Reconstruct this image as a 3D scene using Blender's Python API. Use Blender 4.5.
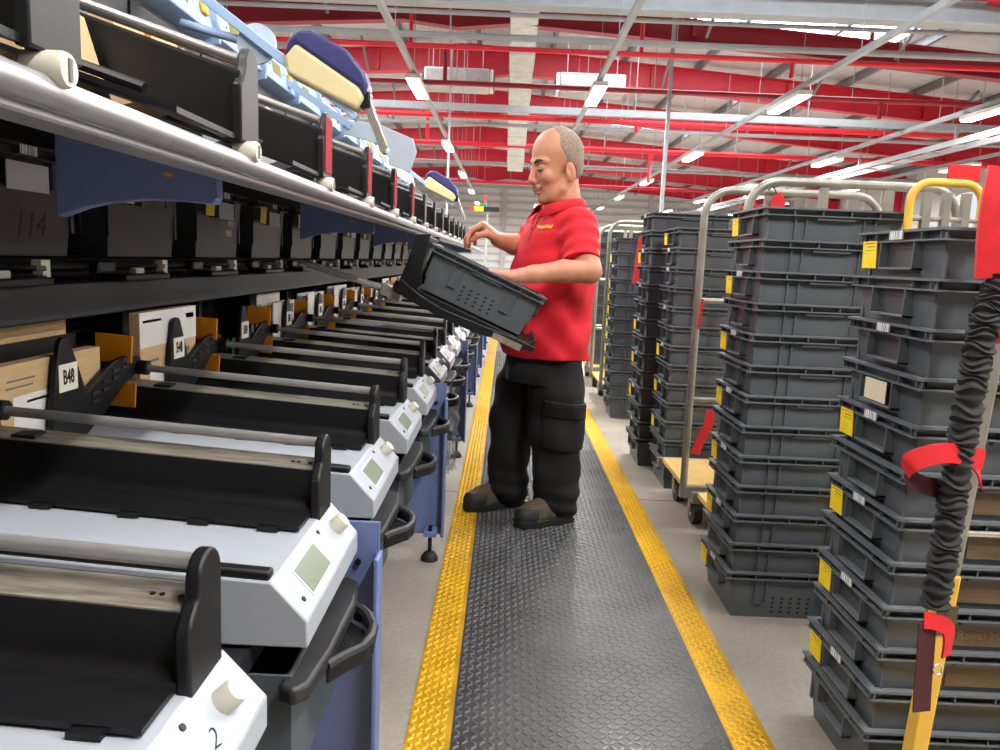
import bpy, math, random
import numpy as np
from mathutils import Vector, Matrix
random.seed(7)
for o in list(bpy.data.objects): bpy.data.objects.remove(o)
SC = bpy.context.scene
COL = SC.collection

# ------------------------------------------------------------------ camera
F, VP, ROLL, EYE = 780.0, (507.0, 260.0), 0.043, 1.18
fy = np.array([(VP[0]-500)/F, (VP[1]-375)/F, 1.0]); fy /= np.linalg.norm(fy)
up = np.array([math.sin(ROLL), -math.cos(ROLL), 0.0]); up -= fy*(up@fy); up /= np.linalg.norm(up)
RC = np.stack([np.cross(fy, up), fy, up], 1)          # world -> camera (right, down, forward)
cd = bpy.data.cameras.new('camera'); cam = bpy.data.objects.new('camera', cd); COL.objects.link(cam)
cd.sensor_width = 36.0; cd.lens = F*36/1000; cd.clip_start = .02; cd.clip_end = 300
r, d, f = RC[0], -RC[1], -RC[2]
cam.matrix_world = Matrix(((r[0], d[0], f[0], 0), (r[1], d[1], f[1], 0), (r[2], d[2], f[2], EYE), (0, 0, 0, 1)))
SC.camera = cam

# ------------------------------------------------------------------ world and exposure
w = bpy.data.worlds.new('world'); SC.world = w; w.use_nodes = True
bg = w.node_tree.nodes['Background']; bg.inputs[0].default_value = (.93, .97, 1.0, 1); bg.inputs[1].default_value = 0.3
SC.view_settings.view_transform = 'Standard'; SC.view_settings.look = 'None'
SC.view_settings.gamma = 1.0; SC.view_settings.use_curve_mapping = False
SC.view_settings.exposure = 0.15
LAMP_POWER = 85.0

# ------------------------------------------------------------------ materials
MATS = {}
def lin(c):
    c = [x/255 for x in c]
    return tuple((x/12.92 if x <= .04045 else ((x+.055)/1.055)**2.4) for x in c) + (1,)
def mat(name, rgb, rough=.5, metal=0., var=.12, scale=20., bump=0., bscale=120., emit=None, spec=.5, alpha=None, trans=0., stretch=None, coat=0.):
    m = bpy.data.materials.new(name); m.use_nodes = True; MATS[name] = m
    nt = m.node_tree; b = nt.nodes['Principled BSDF']; N = nt.nodes.new; L = nt.links.new
    c = lin(rgb)
    b.inputs['Roughness'].default_value = rough; b.inputs['Metallic'].default_value = metal
    b.inputs['Specular IOR Level'].default_value = spec
    if coat: b.inputs['Coat Weight'].default_value = coat
    if trans: b.inputs['Transmission Weight'].default_value = trans
    if alpha is not None: b.inputs['Alpha'].default_value = alpha
    tc = N('ShaderNodeTexCoord'); mp = N('ShaderNodeMapping'); L(tc.outputs['Object'], mp.inputs[0])
    if stretch: mp.inputs['Scale'].default_value = stretch
    if var:
        n = N('ShaderNodeTexNoise'); n.inputs['Scale'].default_value = scale; n.inputs['Detail'].default_value = 4
        L(mp.outputs[0], n.inputs['Vector'])
        r = N('ShaderNodeValToRGB'); L(n.outputs['Fac'], r.inputs[0])
        r.color_ramp.elements[0].position = .3; r.color_ramp.elements[1].position = .7
        r.color_ramp.elements[0].color = tuple(x*(1-var) for x in c[:3])+(1,)
        r.color_ramp.elements[1].color = tuple(min(1, x*(1+var)) for x in c[:3])+(1,)
        L(r.outputs[0], b.inputs['Base Color'])
    else: b.inputs['Base Color'].default_value = c
    if bump:
        n2 = N('ShaderNodeTexNoise'); n2.inputs['Scale'].default_value = bscale; n2.inputs['Detail'].default_value = 3
        L(mp.outputs[0], n2.inputs['Vector'])
        bp = N('ShaderNodeBump'); bp.inputs['Strength'].default_value = bump; bp.inputs['Distance'].default_value = .01
        L(n2.outputs['Fac'], bp.inputs['Height']); L(bp.outputs[0], b.inputs['Normal'])
    if emit:
        b.inputs['Emission Color'].default_value = lin(emit[0]); b.inputs['Emission Strength'].default_value = emit[1]
    return m
mat('console_white', (165, 170, 179), .38, var=.03, scale=9)
mat('console_side', (196, 198, 210), .45, var=.03)
mat('black_plastic', (20, 20, 22), .42, spec=.35, var=.15, scale=30, bump=.03, bscale=300)
mat('black_worn', (38, 38, 40), .5, var=.35, scale=14, bump=.05, bscale=200)
mat('dark_machine', (24, 25, 30), .55, var=.2)
mat('navy_beam', (24, 28, 40), .5, var=.15)
mat('rod_steel', (176, 173, 170), .34, .55, var=.12, scale=18, stretch=(1, 20, 20))
mat('ledge_steel', (138, 130, 118), .42, .35, var=.4, scale=16, stretch=(1, 6, 1))
mat('chrome', (205, 200, 190), .22, .7, var=.05)
mat('rail_alu', (172, 172, 176), .36, .6, var=.06)
mat('blue_paint', (104, 121, 168), .42, var=.05, scale=6)
mat('blue_lifted', (112, 130, 178), .45, var=.06, scale=6)  # frame blue lightened to offset the shade the brackets sit in
mat('blue_pale', (168, 197, 232), .4, var=.04, scale=8)
mat('pale_plate', (190, 204, 220), .4, var=.03)
mat('drawer_grey', (78, 88, 96), .5, var=.1, scale=10)
mat('lcd', (112, 124, 106), .3, var=.05, scale=60)
mat('lcd_olive', (160, 155, 95), .2, var=.05, scale=60)
mat('cream', (205, 200, 186), .45, var=.06)
mat('cream_yellow', (226, 212, 162), .42, var=.04)
mat('navy', (58, 58, 112), .35, var=.06)
mat('orange', (226, 142, 18), .42, var=.1, scale=12)
mat('yellow_button', (244, 190, 20), .4, var=.04)
mat('red_strip', (150, 26, 36), .7, spec=.2, var=.12)
mat('screw', (50, 50, 55), .4, .8, var=.1)
mat('cardboard', (205, 172, 128), .8, var=.08, scale=14, stretch=(1, 1, 8))
mat('paper_white', (226, 224, 222), .7, var=.04)
mat('paper_cream', (222, 206, 176), .75, var=.06)
mat('paper_grey', (180, 186, 198), .7, var=.05)
mat('print_grey', (110, 108, 108), .7, var=.2, scale=300)
mat('green_card', (30, 130, 75), .6, var=.1)
mat('label_card', (232, 228, 210), .6, var=.03)
mat('ink', (22, 22, 24), .6, var=.1)
mat('crate', (80, 86, 91), .42, var=.1, scale=9, bump=.03, bscale=260)
mat('crate_rim_lit', (92, 97, 101), .4, var=.1, scale=9)  # lighter than the body: rim highlights are put into the colour
mat('crate_dark', (58, 60, 63), .45, var=.12, scale=9)
mat('crate_slot', (12, 12, 13), .7, var=.1)
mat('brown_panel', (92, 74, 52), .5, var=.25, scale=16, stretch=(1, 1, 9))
mat('brown_print', (122, 100, 72), .6, var=.1)
mat('tag_yellow', (250, 215, 20), .5, var=.06, scale=40)
mat('tag_print', (150, 125, 10), .6, var=.1)
mat('galv', (150, 148, 138), .42, .55, var=.16, scale=12, bump=.03)
mat('trolley_yellow', (218, 172, 62), .45, var=.15, scale=10)
mat('wood_deck', (214, 178, 110), .6, var=.14, scale=10, stretch=(1, 8, 1))
mat('rubber', (24, 24, 25), .6, var=.2)
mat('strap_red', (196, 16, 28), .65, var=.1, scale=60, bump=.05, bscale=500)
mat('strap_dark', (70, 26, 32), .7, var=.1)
mat('sleeve_black', (24, 24, 26), .75, var=.2, bump=.1, bscale=150)
mat('mat_black', (56, 56, 58), .46, spec=.45, var=.25, scale=5, bump=.04, bscale=90)
mat('mat_lug_glint', (108, 108, 110), .22, var=.2, scale=5)  # mat rubber lightened: light caught by the lugs is painted in
mat('mat_yellow', (192, 144, 24), .5, var=.25, scale=9, bump=.04, bscale=90)
mat('mat_lug_yellow', (228, 178, 26), .36, var=.14, scale=6)
mat('steel_red', (206, 28, 52), .4, var=.06, scale=2)
mat('pipe_red', (226, 34, 54), .4, var=.05)
mat('steel_dark_red', (150, 26, 44), .45, var=.08, scale=2)
mat('roof_sheet', (196, 198, 202), .55, var=.06, scale=3)
mat('purlin', (120, 122, 126), .5, .3, var=.1)
mat('grey_steel', (166, 170, 174), .6, .15, var=.08, scale=4)
mat('duct', (190, 192, 190), .35, .6, var=.15, scale=7, bump=.15, bscale=14)
mat('wall_white', (240, 241, 242), .6, var=.04, scale=2)
mat('wall_grey', (205, 207, 210), .6, var=.04, scale=2)
mat('skylight', (240, 250, 255), .5, var=.03, emit=((240, 250, 255), 12.0))
mat('lamp_white', (238, 238, 232), .5, var=.02)
mat('lamp_glow', (255, 252, 240), .5, var=.02, emit=((255, 250, 236), 6.0))
mat('sign_glow', (170, 230, 40), .5, var=.02, emit=((170, 230, 40), 1.5))
mat('film', (235, 238, 240), .12, var=.03, alpha=.2, bump=.5, bscale=30)
mat('skin', (192, 132, 104), .5, var=.07, scale=30, bump=.03, bscale=220)
mat('lip', (168, 100, 88), .5, var=.08, scale=60)
mat('hair', (148, 128, 114), .85, var=.3, scale=140, bump=.4, bscale=420)
mat('thin_hair', (178, 138, 114), .75, var=.2, scale=160, bump=.2, bscale=420)
mat('brow', (74, 60, 54), .85, var=.3, scale=200, bump=.3, bscale=500)
mat('stubble', (122, 96, 86), .8, var=.16, scale=220)
mat('eye', (196, 182, 172), .2, var=.02)
mat('iris', (40, 28, 22), .2, var=.05)
mat('shirt', (212, 18, 38), .8, var=.06, scale=14, bump=.06, bscale=420)
mat('shirt_dark', (200, 15, 34), .8, var=.06, scale=14)
mat('trousers', (15, 15, 17), .85, var=.25, scale=8, bump=.12, bscale=260)
mat('boot', (92, 78, 62), .8, var=.25, scale=40, bump=.1, bscale=300)
mat('boot_toe', (46, 42, 38), .65, var=.2, scale=40)
mat('sole', (28, 28, 29), .7, var=.2)
mat('reflector', (220, 222, 220), .3, var=.03)
# concrete: blotches, fine grain and hairline stains
def concrete():
    m = bpy.data.materials.new('concrete'); m.use_nodes = True; MATS['concrete'] = m
    nt = m.node_tree; b = nt.nodes['Principled BSDF']; N = nt.nodes.new; L = nt.links.new
    tc = N('ShaderNodeTexCoord')
    n1 = N('ShaderNodeTexNoise'); n1.inputs['Scale'].default_value = 2.2; n1.inputs['Detail'].default_value = 6; L(tc.outputs['Object'], n1.inputs[0])
    n2 = N('ShaderNodeTexNoise'); n2.inputs['Scale'].default_value = 60; n2.inputs['Detail'].default_value = 4; L(tc.outputs['Object'], n2.inputs[0])
    r1 = N('ShaderNodeValToRGB'); L(n1.outputs[0], r1.inputs[0])
    r1.color_ramp.elements[0].position = .3; r1.color_ramp.elements[1].position = .7
    r1.color_ramp.elements[0].color = lin((140, 131, 119)); r1.color_ramp.elements[1].color = lin((170, 161, 149))
    r2 = N('ShaderNodeValToRGB'); L(n2.outputs[0], r2.inputs[0])
    r2.color_ramp.elements[0].position = .35; r2.color_ramp.elements[0].color = (.78, .78, .78, 1); r2.color_ramp.elements[1].position = .6
    mx = N('ShaderNodeMix'); mx.data_type = 'RGBA'; mx.blend_type = 'MULTIPLY'; mx.inputs[0].default_value = .6
    L(r1.outputs[0], mx.inputs[6]); L(r2.outputs[0], mx.inputs[7]); L(mx.outputs[2], b.inputs['Base Color'])
    b.inputs['Roughness'].default_value = .5
    bp = N('ShaderNodeBump'); bp.inputs['Strength'].default_value = .08; bp.inputs['Distance'].default_value = .01; L(n2.outputs[0], bp.inputs['Height']); L(bp.outputs[0], b.inputs['Normal'])
concrete()
# barcode print: irregular black bars across local y on white paper
def barcode():
    m = bpy.data.materials.new('barcode'); m.use_nodes = True; MATS['barcode'] = m
    nt = m.node_tree; b = nt.nodes['Principled BSDF']; N = nt.nodes.new; L = nt.links.new
    tc = N('ShaderNodeTexCoord'); mp = N('ShaderNodeMapping'); mp.inputs['Scale'].default_value = (0, 1, 0); L(tc.outputs['Object'], mp.inputs[0])
    n = N('ShaderNodeTexNoise'); n.inputs['Scale'].default_value = 190; n.inputs['Detail'].default_value = 2; L(mp.outputs[0], n.inputs[0])
    r = N('ShaderNodeValToRGB'); r.color_ramp.interpolation = 'CONSTANT'; L(n.outputs[0], r.inputs[0])
    r.color_ramp.elements[0].color = (.02, .02, .02, 1); r.color_ramp.elements[1].position = .47; r.color_ramp.elements[1].color = (.75, .75, .75, 1)
    L(r.outputs[0], b.inputs['Base Color']); b.inputs['Roughness'].default_value = .5
barcode()

# ------------------------------------------------------------------ mesh helpers
class MB:
    def __init__(s): s.v = []; s.f = []; s.m = []
    def add(s, vs, fs, mi=0):
        n = len(s.v); s.v += [tuple(map(float, p)) for p in vs]; s.f += [tuple(n+i for i in q) for q in fs]; s.m += [mi]*len(fs); return s
    def box(s, x0, x1, y0, y1, z0, z1, mi=0):
        v = [(x, y, z) for x in (x0, x1) for y in (y0, y1) for z in (z0, z1)]
        return s.add(v, [(0, 1, 3, 2), (4, 6, 7, 5), (0, 4, 5, 1), (2, 3, 7, 6), (0, 2, 6, 4), (1, 5, 7, 3)], mi)
    def hexa(s, a, b, mi=0):      # two quads, bottom and top loops
        return s.add(list(a)+list(b), [(3, 2, 1, 0), (4, 5, 6, 7), (0, 1, 5, 4), (1, 2, 6, 5), (2, 3, 7, 6), (3, 0, 4, 7)], mi)
    def prism(s, poly, ax, a, b, mi=0):   # 2-D outline swept along axis ax from a to b; outline in the other two axes, in order
        def P(u, v, t): return (t, u, v) if ax == 0 else (u, t, v) if ax == 1 else (u, v, t)
        n = len(poly); vs = [P(u, v, a) for u, v in poly]+[P(u, v, b) for u, v in poly]
        fs = [tuple(range(n))[::-1], tuple(range(n, 2*n))]+[(i, (i+1) % n, n+(i+1) % n, n+i) for i in range(n)]
        return s.add(vs, fs, mi)
    def tube(s, path, r, n=10, mi=0, caps=True, closed=False):
        path = [Vector(p) for p in path]; k = len(path)
        rs = r if isinstance(r, (list, tuple)) else [r]*k
        ref = None; rings = []
        for i, p in enumerate(path):
            if closed: t = (path[(i+1) % k]-path[i-1])
            else: t = path[min(i+1, k-1)]-path[max(i-1, 0)]
            t.normalize()
            if ref is None:
                ref = Vector((0, 0, 1)) if abs(t.z) < .9 else Vector((1, 0, 0))
            u = (ref-t*ref.dot(t)); u.normalize(); ref = u; w_ = t.cross(u)
            rings.append([p+(u*math.cos(2*math.pi*j/n)+w_*math.sin(2*math.pi*j/n))*rs[i] for j in range(n)])
        vs = [q for R in rings for q in R]; fs = []
        for i in range(k if closed else k-1):
            i2 = (i+1) % k
            for j in range(n): fs.append((i*n+j, i*n+(j+1) % n, i2*n+(j+1) % n, i2*n+j))
        if caps and not closed: fs += [tuple(range(n))[::-1], tuple(range((k-1)*n, k*n))]
        return s.add(vs, fs, mi)
    def cyl(s, a, b, r0, r1=None, n=14, mi=0): return s.tube([a, b], [r0, r0 if r1 is None else r1], n, mi)
    def bar(s, a, b, w, h, mi=0):         # rectangular bar; w sideways, h along the up-ish direction
        a, b = Vector(a), Vector(b); t = (b-a).normalized(); ref = Vector((0, 0, 1)) if abs(t.z) < .95 else Vector((0, 1, 0))
        sd = t.cross(ref).normalized(); u = sd.cross(t)
        q = lambda p: [p-sd*w/2-u*h/2, p+sd*w/2-u*h/2, p+sd*w/2+u*h/2, p-sd*w/2+u*h/2]
        return s.hexa(q(a), q(b), mi)
    def ball(s, c, rx, ry, rz, n=12, k=8, mi=0):
        vs = [(c[0], c[1], c[2]+rz)]; fs = []
        for i in range(1, k):
            a = math.pi*i/k
            for j in range(n): vs.append((c[0]+rx*math.sin(a)*math.cos(2*math.pi*j/n), c[1]+ry*math.sin(a)*math.sin(2*math.pi*j/n), c[2]+rz*math.cos(a)))
        vs.append((c[0], c[1], c[2]-rz)); e = len(vs)-1
        for j in range(n):
            fs.append((0, 1+j, 1+(j+1) % n)); fs.append((e, 1+(k-2)*n+(j+1) % n, 1+(k-2)*n+j))
            for i in range(k-2): fs.append((1+i*n+j, 1+(i+1)*n+j, 1+(i+1)*n+(j+1) % n, 1+i*n+(j+1) % n))
        return s.add(vs, fs, mi)
    def build(s, name, mats, parent=None, org=(0, 0, 0), bevel=0, smooth=True, seg=2):
        me = bpy.data.meshes.new(name)
        me.from_pydata([(x-org[0], y-org[1], z-org[2]) for x, y, z in s.v], [], s.f)
        for m in ([mats] if isinstance(mats, str) else mats): me.materials.append(MATS[m])
        if any(s.m): me.polygons.foreach_set('material_index', s.m)
        import bmesh
        b = bmesh.new(); b.from_mesh(me); bmesh.ops.recalc_face_normals(b, faces=b.faces); b.to_mesh(me); b.free()
        if smooth: me.shade_smooth(); me.set_sharp_from_angle(angle=math.radians(38))
        o = bpy.data.objects.new(name, me); COL.objects.link(o)
        if parent: o.parent = parent
        if bevel:
            md = o.modifiers.new('bevel', 'BEVEL'); md.width = bevel; md.segments = seg; md.limit_method = 'ANGLE'; md.angle_limit = math.radians(40); md.harden_normals = False
        return o
def tag(o, label, cat, group=None):
    o['label'] = label; o['category'] = cat
    if group: o['group'] = group
    return o
def struct(o, label=None):
    o['kind'] = 'structure'
    if label: o['label'] = label
    return o
def thing(name, label, cat, loc=(0, 0, 0), rot=(0, 0, 0), group=None):
    o = bpy.data.objects.new(name, None); COL.objects.link(o); o.location = loc; o.rotation_euler = rot; o.empty_display_size = .1
    return tag(o, label, cat, group)
def copy_tree(o, parent=None, skip=()):
    c = o.copy(); COL.objects.link(c); c.parent = parent
    for ch in o.children:
        if ch.name.split('.')[0] not in skip: copy_tree(ch, c, skip)
    return c
def at(o, x, y, z): o.location = (x, y, z); return o
def text_mesh(name, txt, size, material, parent=None, depth=.0006, bold=0.0, align='CENTER', shear=0.):
    cu = bpy.data.curves.new(name, 'FONT'); cu.body = txt; cu.size = size; cu.extrude = depth; cu.align_x = align; cu.align_y = 'CENTER'; cu.offset = bold; cu.shear = shear
    cu.resolution_u = 3
    t = bpy.data.objects.new(name+'_tmp', cu); COL.objects.link(t)
    dg = bpy.context.evaluated_depsgraph_get(); me = bpy.data.meshes.new_from_object(t.evaluated_get(dg))
    bpy.data.objects.remove(t); bpy.data.curves.remove(cu)
    me.materials.clear(); me.materials.append(MATS[material]); me.name = name
    o = bpy.data.objects.new(name, me); COL.objects.link(o)
    if parent: o.parent = parent
    return o
ORD = ['first', 'second', 'third', 'fourth', 'fifth', 'sixth', 'seventh', 'eighth', 'ninth', 'tenth', 'eleventh', 'twelfth', 'thirteenth', 'fourteenth', 'fifteenth', 'sixteenth']
def arc(cx, cy, r, a0, a1, n): return [(cx+r*math.cos(math.radians(a0+(a1-a0)*i/n)), cy+r*math.sin(math.radians(a0+(a1-a0)*i/n))) for i in range(n+1)]
# ------------------------------------------------------------------ setting: floor, roof, walls
fl = MB().box(-16, 14, -14, 46, -.1, 0).build('floor', 'concrete'); struct(fl, 'worn beige-grey concrete floor')
jn = MB()
for y in np.arange(1.1, 20, 2.75): jn.box(-2, 12, y-.003, y+.003, .0002, .0009)
struct(jn.build('trim_1', 'rubber'), 'thin saw-cut joints across the concrete floor')

RZ, RX, RS = 5.95, -1.0, .07
def roofz(x): return RZ-RS*abs(x-RX)
roof = bpy.data.objects.new('ceiling', None); COL.objects.link(roof); struct(roof, 'pitched warehouse roof of pale sheets on red steel frames')
SKY_FILL_ROWS = [(2.6, 3.6), (8.2, 9.2), (14.15, 15.6), (20.0, 20.7), (25.5, 26.2), (31.0, 31.8)]  # nearest rows are out of view, added to light the aisle
def slab(x0, x1, y0, y1, t=.03, lift=0.):
    return MB().hexa([(x0, y0, roofz(x0)+lift), (x1, y0, roofz(x1)+lift), (x1, y1, roofz(x1)+lift), (x0, y1, roofz(x0)+lift)], [(x0, y0, roofz(x0)+t+lift), (x1, y0, roofz(x1)+t+lift), (x1, y1, roofz(x1)+t+lift), (x0, y1, roofz(x0)+t+lift)])
edges = [-14]+[v for r_ in SKY_FILL_ROWS for v in r_]+[46]
for i in range(0, len(edges), 2):
    for x0, x1 in ((-16, RX), (RX, 14)): slab(x0, x1, edges[i], edges[i+1]).build('roof_panel', 'roof_sheet', roof)
for y0, y1 in SKY_FILL_ROWS:
    for x0, x1, sk in ((-16, -7.5, 0), (-7.5, -1.8, 1), (-1.8, RX, 0), (RX, .2, 0), (.2, 6.9, 1), (6.9, 14, 0)):  # left panels widened to light the aisle-facing crate ends
        slab(x0, x1, y0, y1).build('skylight_fill_panel' if sk else 'roof_panel', 'skylight' if sk else 'roof_sheet', roof)
for x in np.arange(-15.2, 14, 1.6):
    m = MB(); z = roofz(x)
    m.box(x-.035, x+.035, -14, 46, z-.17, z-.012); m.build('purlin', 'purlin', roof)
FRAMES = [-9, -4, .8, 5.5, 10.9, 14.0, 17.9, 22.4, 28.5, 34, 40]
for k, y in enumerate(FRAMES):
    red = 'steel_dark_red' if k == 5 else 'steel_red'  # unlit frame: its shade is put into the darker red
    xs = [-16, -4.2, -1.9, RX, -.1, 2.2, 14]; dep = [.5, .46, .5, .72, .5, .46, .5]
    m = MB()
    for (xa, da), (xb, db) in zip(zip(xs, dep), zip(xs[1:], dep[1:])):
        dr_ = .20 if k == 5 else 0; da, db = (da*.72, db*.72) if k == 5 else (da, db)
        za, zb = roofz(xa)-.17-dr_, roofz(xb)-.17-dr_
        m.hexa([(xa, y-.02, za-da), (xb, y-.02, zb-db), (xb, y+.02, zb-db), (xa, y+.02, za-da)], [(xa, y-.02, za), (xb, y-.02, zb), (xb, y+.02, zb), (xa, y+.02, za)])
        m.hexa([(xa, y-.11, za-da-.025), (xb, y-.11, zb-db-.025), (xb, y+.11, zb-db-.025), (xa, y+.11, za-da-.025)], [(xa, y-.11, za-da), (xb, y-.11, zb-db), (xb, y+.11, zb-db), (xa, y+.11, za-da)])
        m.hexa([(xa, y-.11, za), (xb, y-.11, zb), (xb, y+.11, zb), (xa, y+.11, za)], [(xa, y-.11, za+.025), (xb, y-.11, zb+.025), (xb, y+.11, zb+.025), (xa, y+.11, za+.025)])
    m.build('rafter', red, roof, smooth=False)
    for x in np.arange(-12, 13.9, 3.0):
        z = roofz(x)-.2
        MB().hexa([(x-.03, y-.1, z-.42), (x+.03, y-.1, z-.42), (x+.03, y-.022, z-.42), (x-.03, y-.022, z-.42)], [(x-.03, y-.1, z), (x+.03, y-.1, z), (x+.03, y-.022, z), (x-.03, y-.022, z)]).build('stiffener', red, roof) if abs(x+1) > 1 else None
    for x in np.arange(-9.6, 11, 3.2):     # dark knee braces from purlin to rafter
        MB().bar((x, y-1.0, roofz(x)-.17), (x, y-.12, roofz(x)-.62), .05, .05).build('knee_brace', 'purlin', roof)
# walls
wb = MB().box(-16, 14, 46, 46.2, 0, 6.2).build('wall_back', 'wall_white'); struct(wb, 'far white wall of horizontal metal cladding')
for z in np.arange(.6, 5.9, .42): MB().box(-15.9, 13.9, 45.93, 45.998, z, z+.14).build('cladding_rib', 'wall_grey', wb)
for x in np.arange(-13, 13, 4.2): MB().box(x, x+.25, 45.8, 45.92, 0, 5.2).build('wall_post', 'wall_grey', wb)
wr = MB().box(14, 14.2, -14, 46.2, 0, 5.6).build('wall_right', 'wall_grey'); struct(wr, 'pale grey clad side wall far to the right')
for y in np.arange(6, 45, 1.5): MB().box(13.93, 13.998, y, y+.12, 0, 4.7).build('cladding_rib', 'wall_white', wr)
wl = MB().box(-16.2, -16, -14, 46.2, 0, 5.6).build('wall_left', 'wall_grey'); struct(wl, 'pale side wall far behind the sorting machine')
for k, y in enumerate(FRAMES[5:]):
    c = MB(); c.box(13.55, 13.9, y-.02, y+.02, 0, 4.6); c.box(13.53, 13.56, y-.12, y+.12, 0, 4.6); c.box(13.88, 13.92, y-.12, y+.12, 0, 4.6)
    c.build('column', 'steel_red', wr)

wf = MB().box(-16, 14, -14.2, -14, 0, 6.2).build('wall_light_block', 'purlin'); struct(wf, 'unseen grey end wall added behind the viewer to block light')  # added out of view to block world light, dark to cut bounce
# ------------------------------------------------------------------ services hung across the hall
def pipe(name, y, z, rad, m, label, cat='pipe', x0=-15.8, x1=13.4, drops=(), kind='tube'):
    t = thing(name, label, cat, (0, y, z))
    b = MB()
    if kind == 'tube': b.cyl((x0, 0, 0), (x1, 0, 0), rad, n=10)
    else: b.box(x0, x1, -.05, .05, -rad, rad)
    b.build('pipe_run' if kind == 'tube' else 'channel_run', m, t)
    for x in np.arange(x0+1.2, x1, 3.4):
        h = roofz(x)-z-.02
        MB().cyl((x, 0, 0), (x, 0, h), .008, n=6).build('hanger_rod', 'grey_steel', t)
    for x, l in drops:
        MB().cyl((x, 0, 0), (x, 0, -l), rad*.8, n=8).build('drop_pipe', m, t)
    return t
gb = thing('galvanised_beam', 'broad galvanised beam crossing the hall nearest overhead', 'beam', (0, 11, 4.62))
MB().box(-15.8, 13.4, -.14, .14, -.11, -.095).build('bottom_flange', 'grey_steel', gb)
MB().box(-15.8, 13.4, -.01, .01, -.095, .16).build('web', 'grey_steel', gb)
MB().box(-15.8, 13.4, -.14, .14, .16, .175).build('top_flange', 'grey_steel', gb)
for x in np.arange(-13, 13, 1.9): MB().bar((x, -.1, .17), (x+.3, .3, .62), .05, .05).build('bracket', 'purlin', gb)
pipe('service_pipe', 12.0, 4.71, .035, 'grey_steel', 'thin grey pipe crossing just beyond the galvanised beam')
pipe('service_pipe', 12.3, 4.47, .05, 'grey_steel', 'thicker grey pipe running directly above a bright red pipe')
pipe('sprinkler_pipe', 12.45, 4.35, .04, 'pipe_red', 'bright red pipe hugging the thick grey pipe, nearest red one', drops=((1.9, -.5), (4.2, .25), (-1.6, -.45)))
pipe('sprinkler_pipe', 14.0, 4.15, .045, 'steel_dark_red', 'dark red pipe crossing above the fluorescent fittings', drops=((-1.2, -.6), (6.3, .3)))
pipe('cable_channel', 16.0, 4.13, .065, 'grey_steel', 'flat grey cable channel crossing behind the dark red pipe', 'cable channel', kind='box')
pipe('sprinkler_pipe', 17.0, 4.14, .055, 'pipe_red', 'bright red pipe just above the head of the man', drops=((2.6, .2), (-1.9, -.5)))
pipe('service_pipe', 17.9, 4.13, .04, 'grey_steel', 'slim grey pipe just beneath a bright red pipe, over the man')
pipe('sprinkler_pipe', 20.9, 4.12, .06, 'pipe_red', 'red pipe crossing at the height of the bald crown', drops=((3.6, .8), (-2.2, -.6)))
pipe('service_pipe', 25.0, 4.13, .06, 'grey_steel', 'far pale pipe crossing at the height of the eyes')
pipe('sprinkler_pipe', 31.0, 4.14, .06, 'steel_red', 'farthest red pipe, thin against the white back wall', drops=((9, 1.4), (-2, -.8)))
# sloping silver duct and two heater boxes
du = thing('ventilation_duct', 'silver insulated duct coming down behind the man', 'duct', (.12, 13.45, 4.78))
m = MB(); n = 12
for i in range(n):
    a = Vector((0, 10*i/n, .62-1.45*i/n)); b = Vector((0, 10*(i+1)/n, .62-1.45*(i+1)/n))
    m.bar(a, b, .46 if i % 2 else .48, .42 if i % 2 else .44)
m.build('duct_run', 'duct', du, bevel=.02)
for x, lab in ((-1.15, 'grey heater box hanging left of the silver duct'), (1.55, 'grey heater box hanging right of the silver duct')):
    h = thing('heater_box', lab, 'heater', (x, 16.4, 4.72), group='heater boxes by the duct')
    MB().box(-.65, .65, -.3, .3, -.2, .18).build('casing', 'duct', h, bevel=.03)
    s_ = 1 if x < 0 else -1
    MB().box(s_*.66, s_*.72, -.26, .26, -.19, .17).build('grille_frame', 'lamp_white', h)
    for k in range(4): MB().box(s_*.72, s_*.75, -.24, .24, -.16+.08*k, -.13+.08*k).build('louvre', 'purlin', h)
    for q in (-.5, .5): MB().cyl((q, 0, .18), (q, 0, 1.0), .01, n=6).build('hanger_rod', 'grey_steel', h)
po = thing('service_post', 'slim pale post rising behind the stacked crates to the roof', 'post', (2.48, 13, 0))
MB().box(-.028, .028, -.028, .028, .02, 5.6).build('shaft', 'grey_steel', po); MB().box(-.12, .12, -.12, .12, 0, .02).build('base_plate', 'grey_steel', po)
po = thing('service_post', 'slim pale post left of the silver duct reaching the roof', 'post', (-1.2, 15.3, 0))
MB().box(-.02, .02, -.02, .02, .02, 5.75).build('shaft', 'grey_steel', po); MB().box(-.12, .12, -.12, .12, 0, .02).build('base_plate', 'grey_steel', po)

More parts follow.
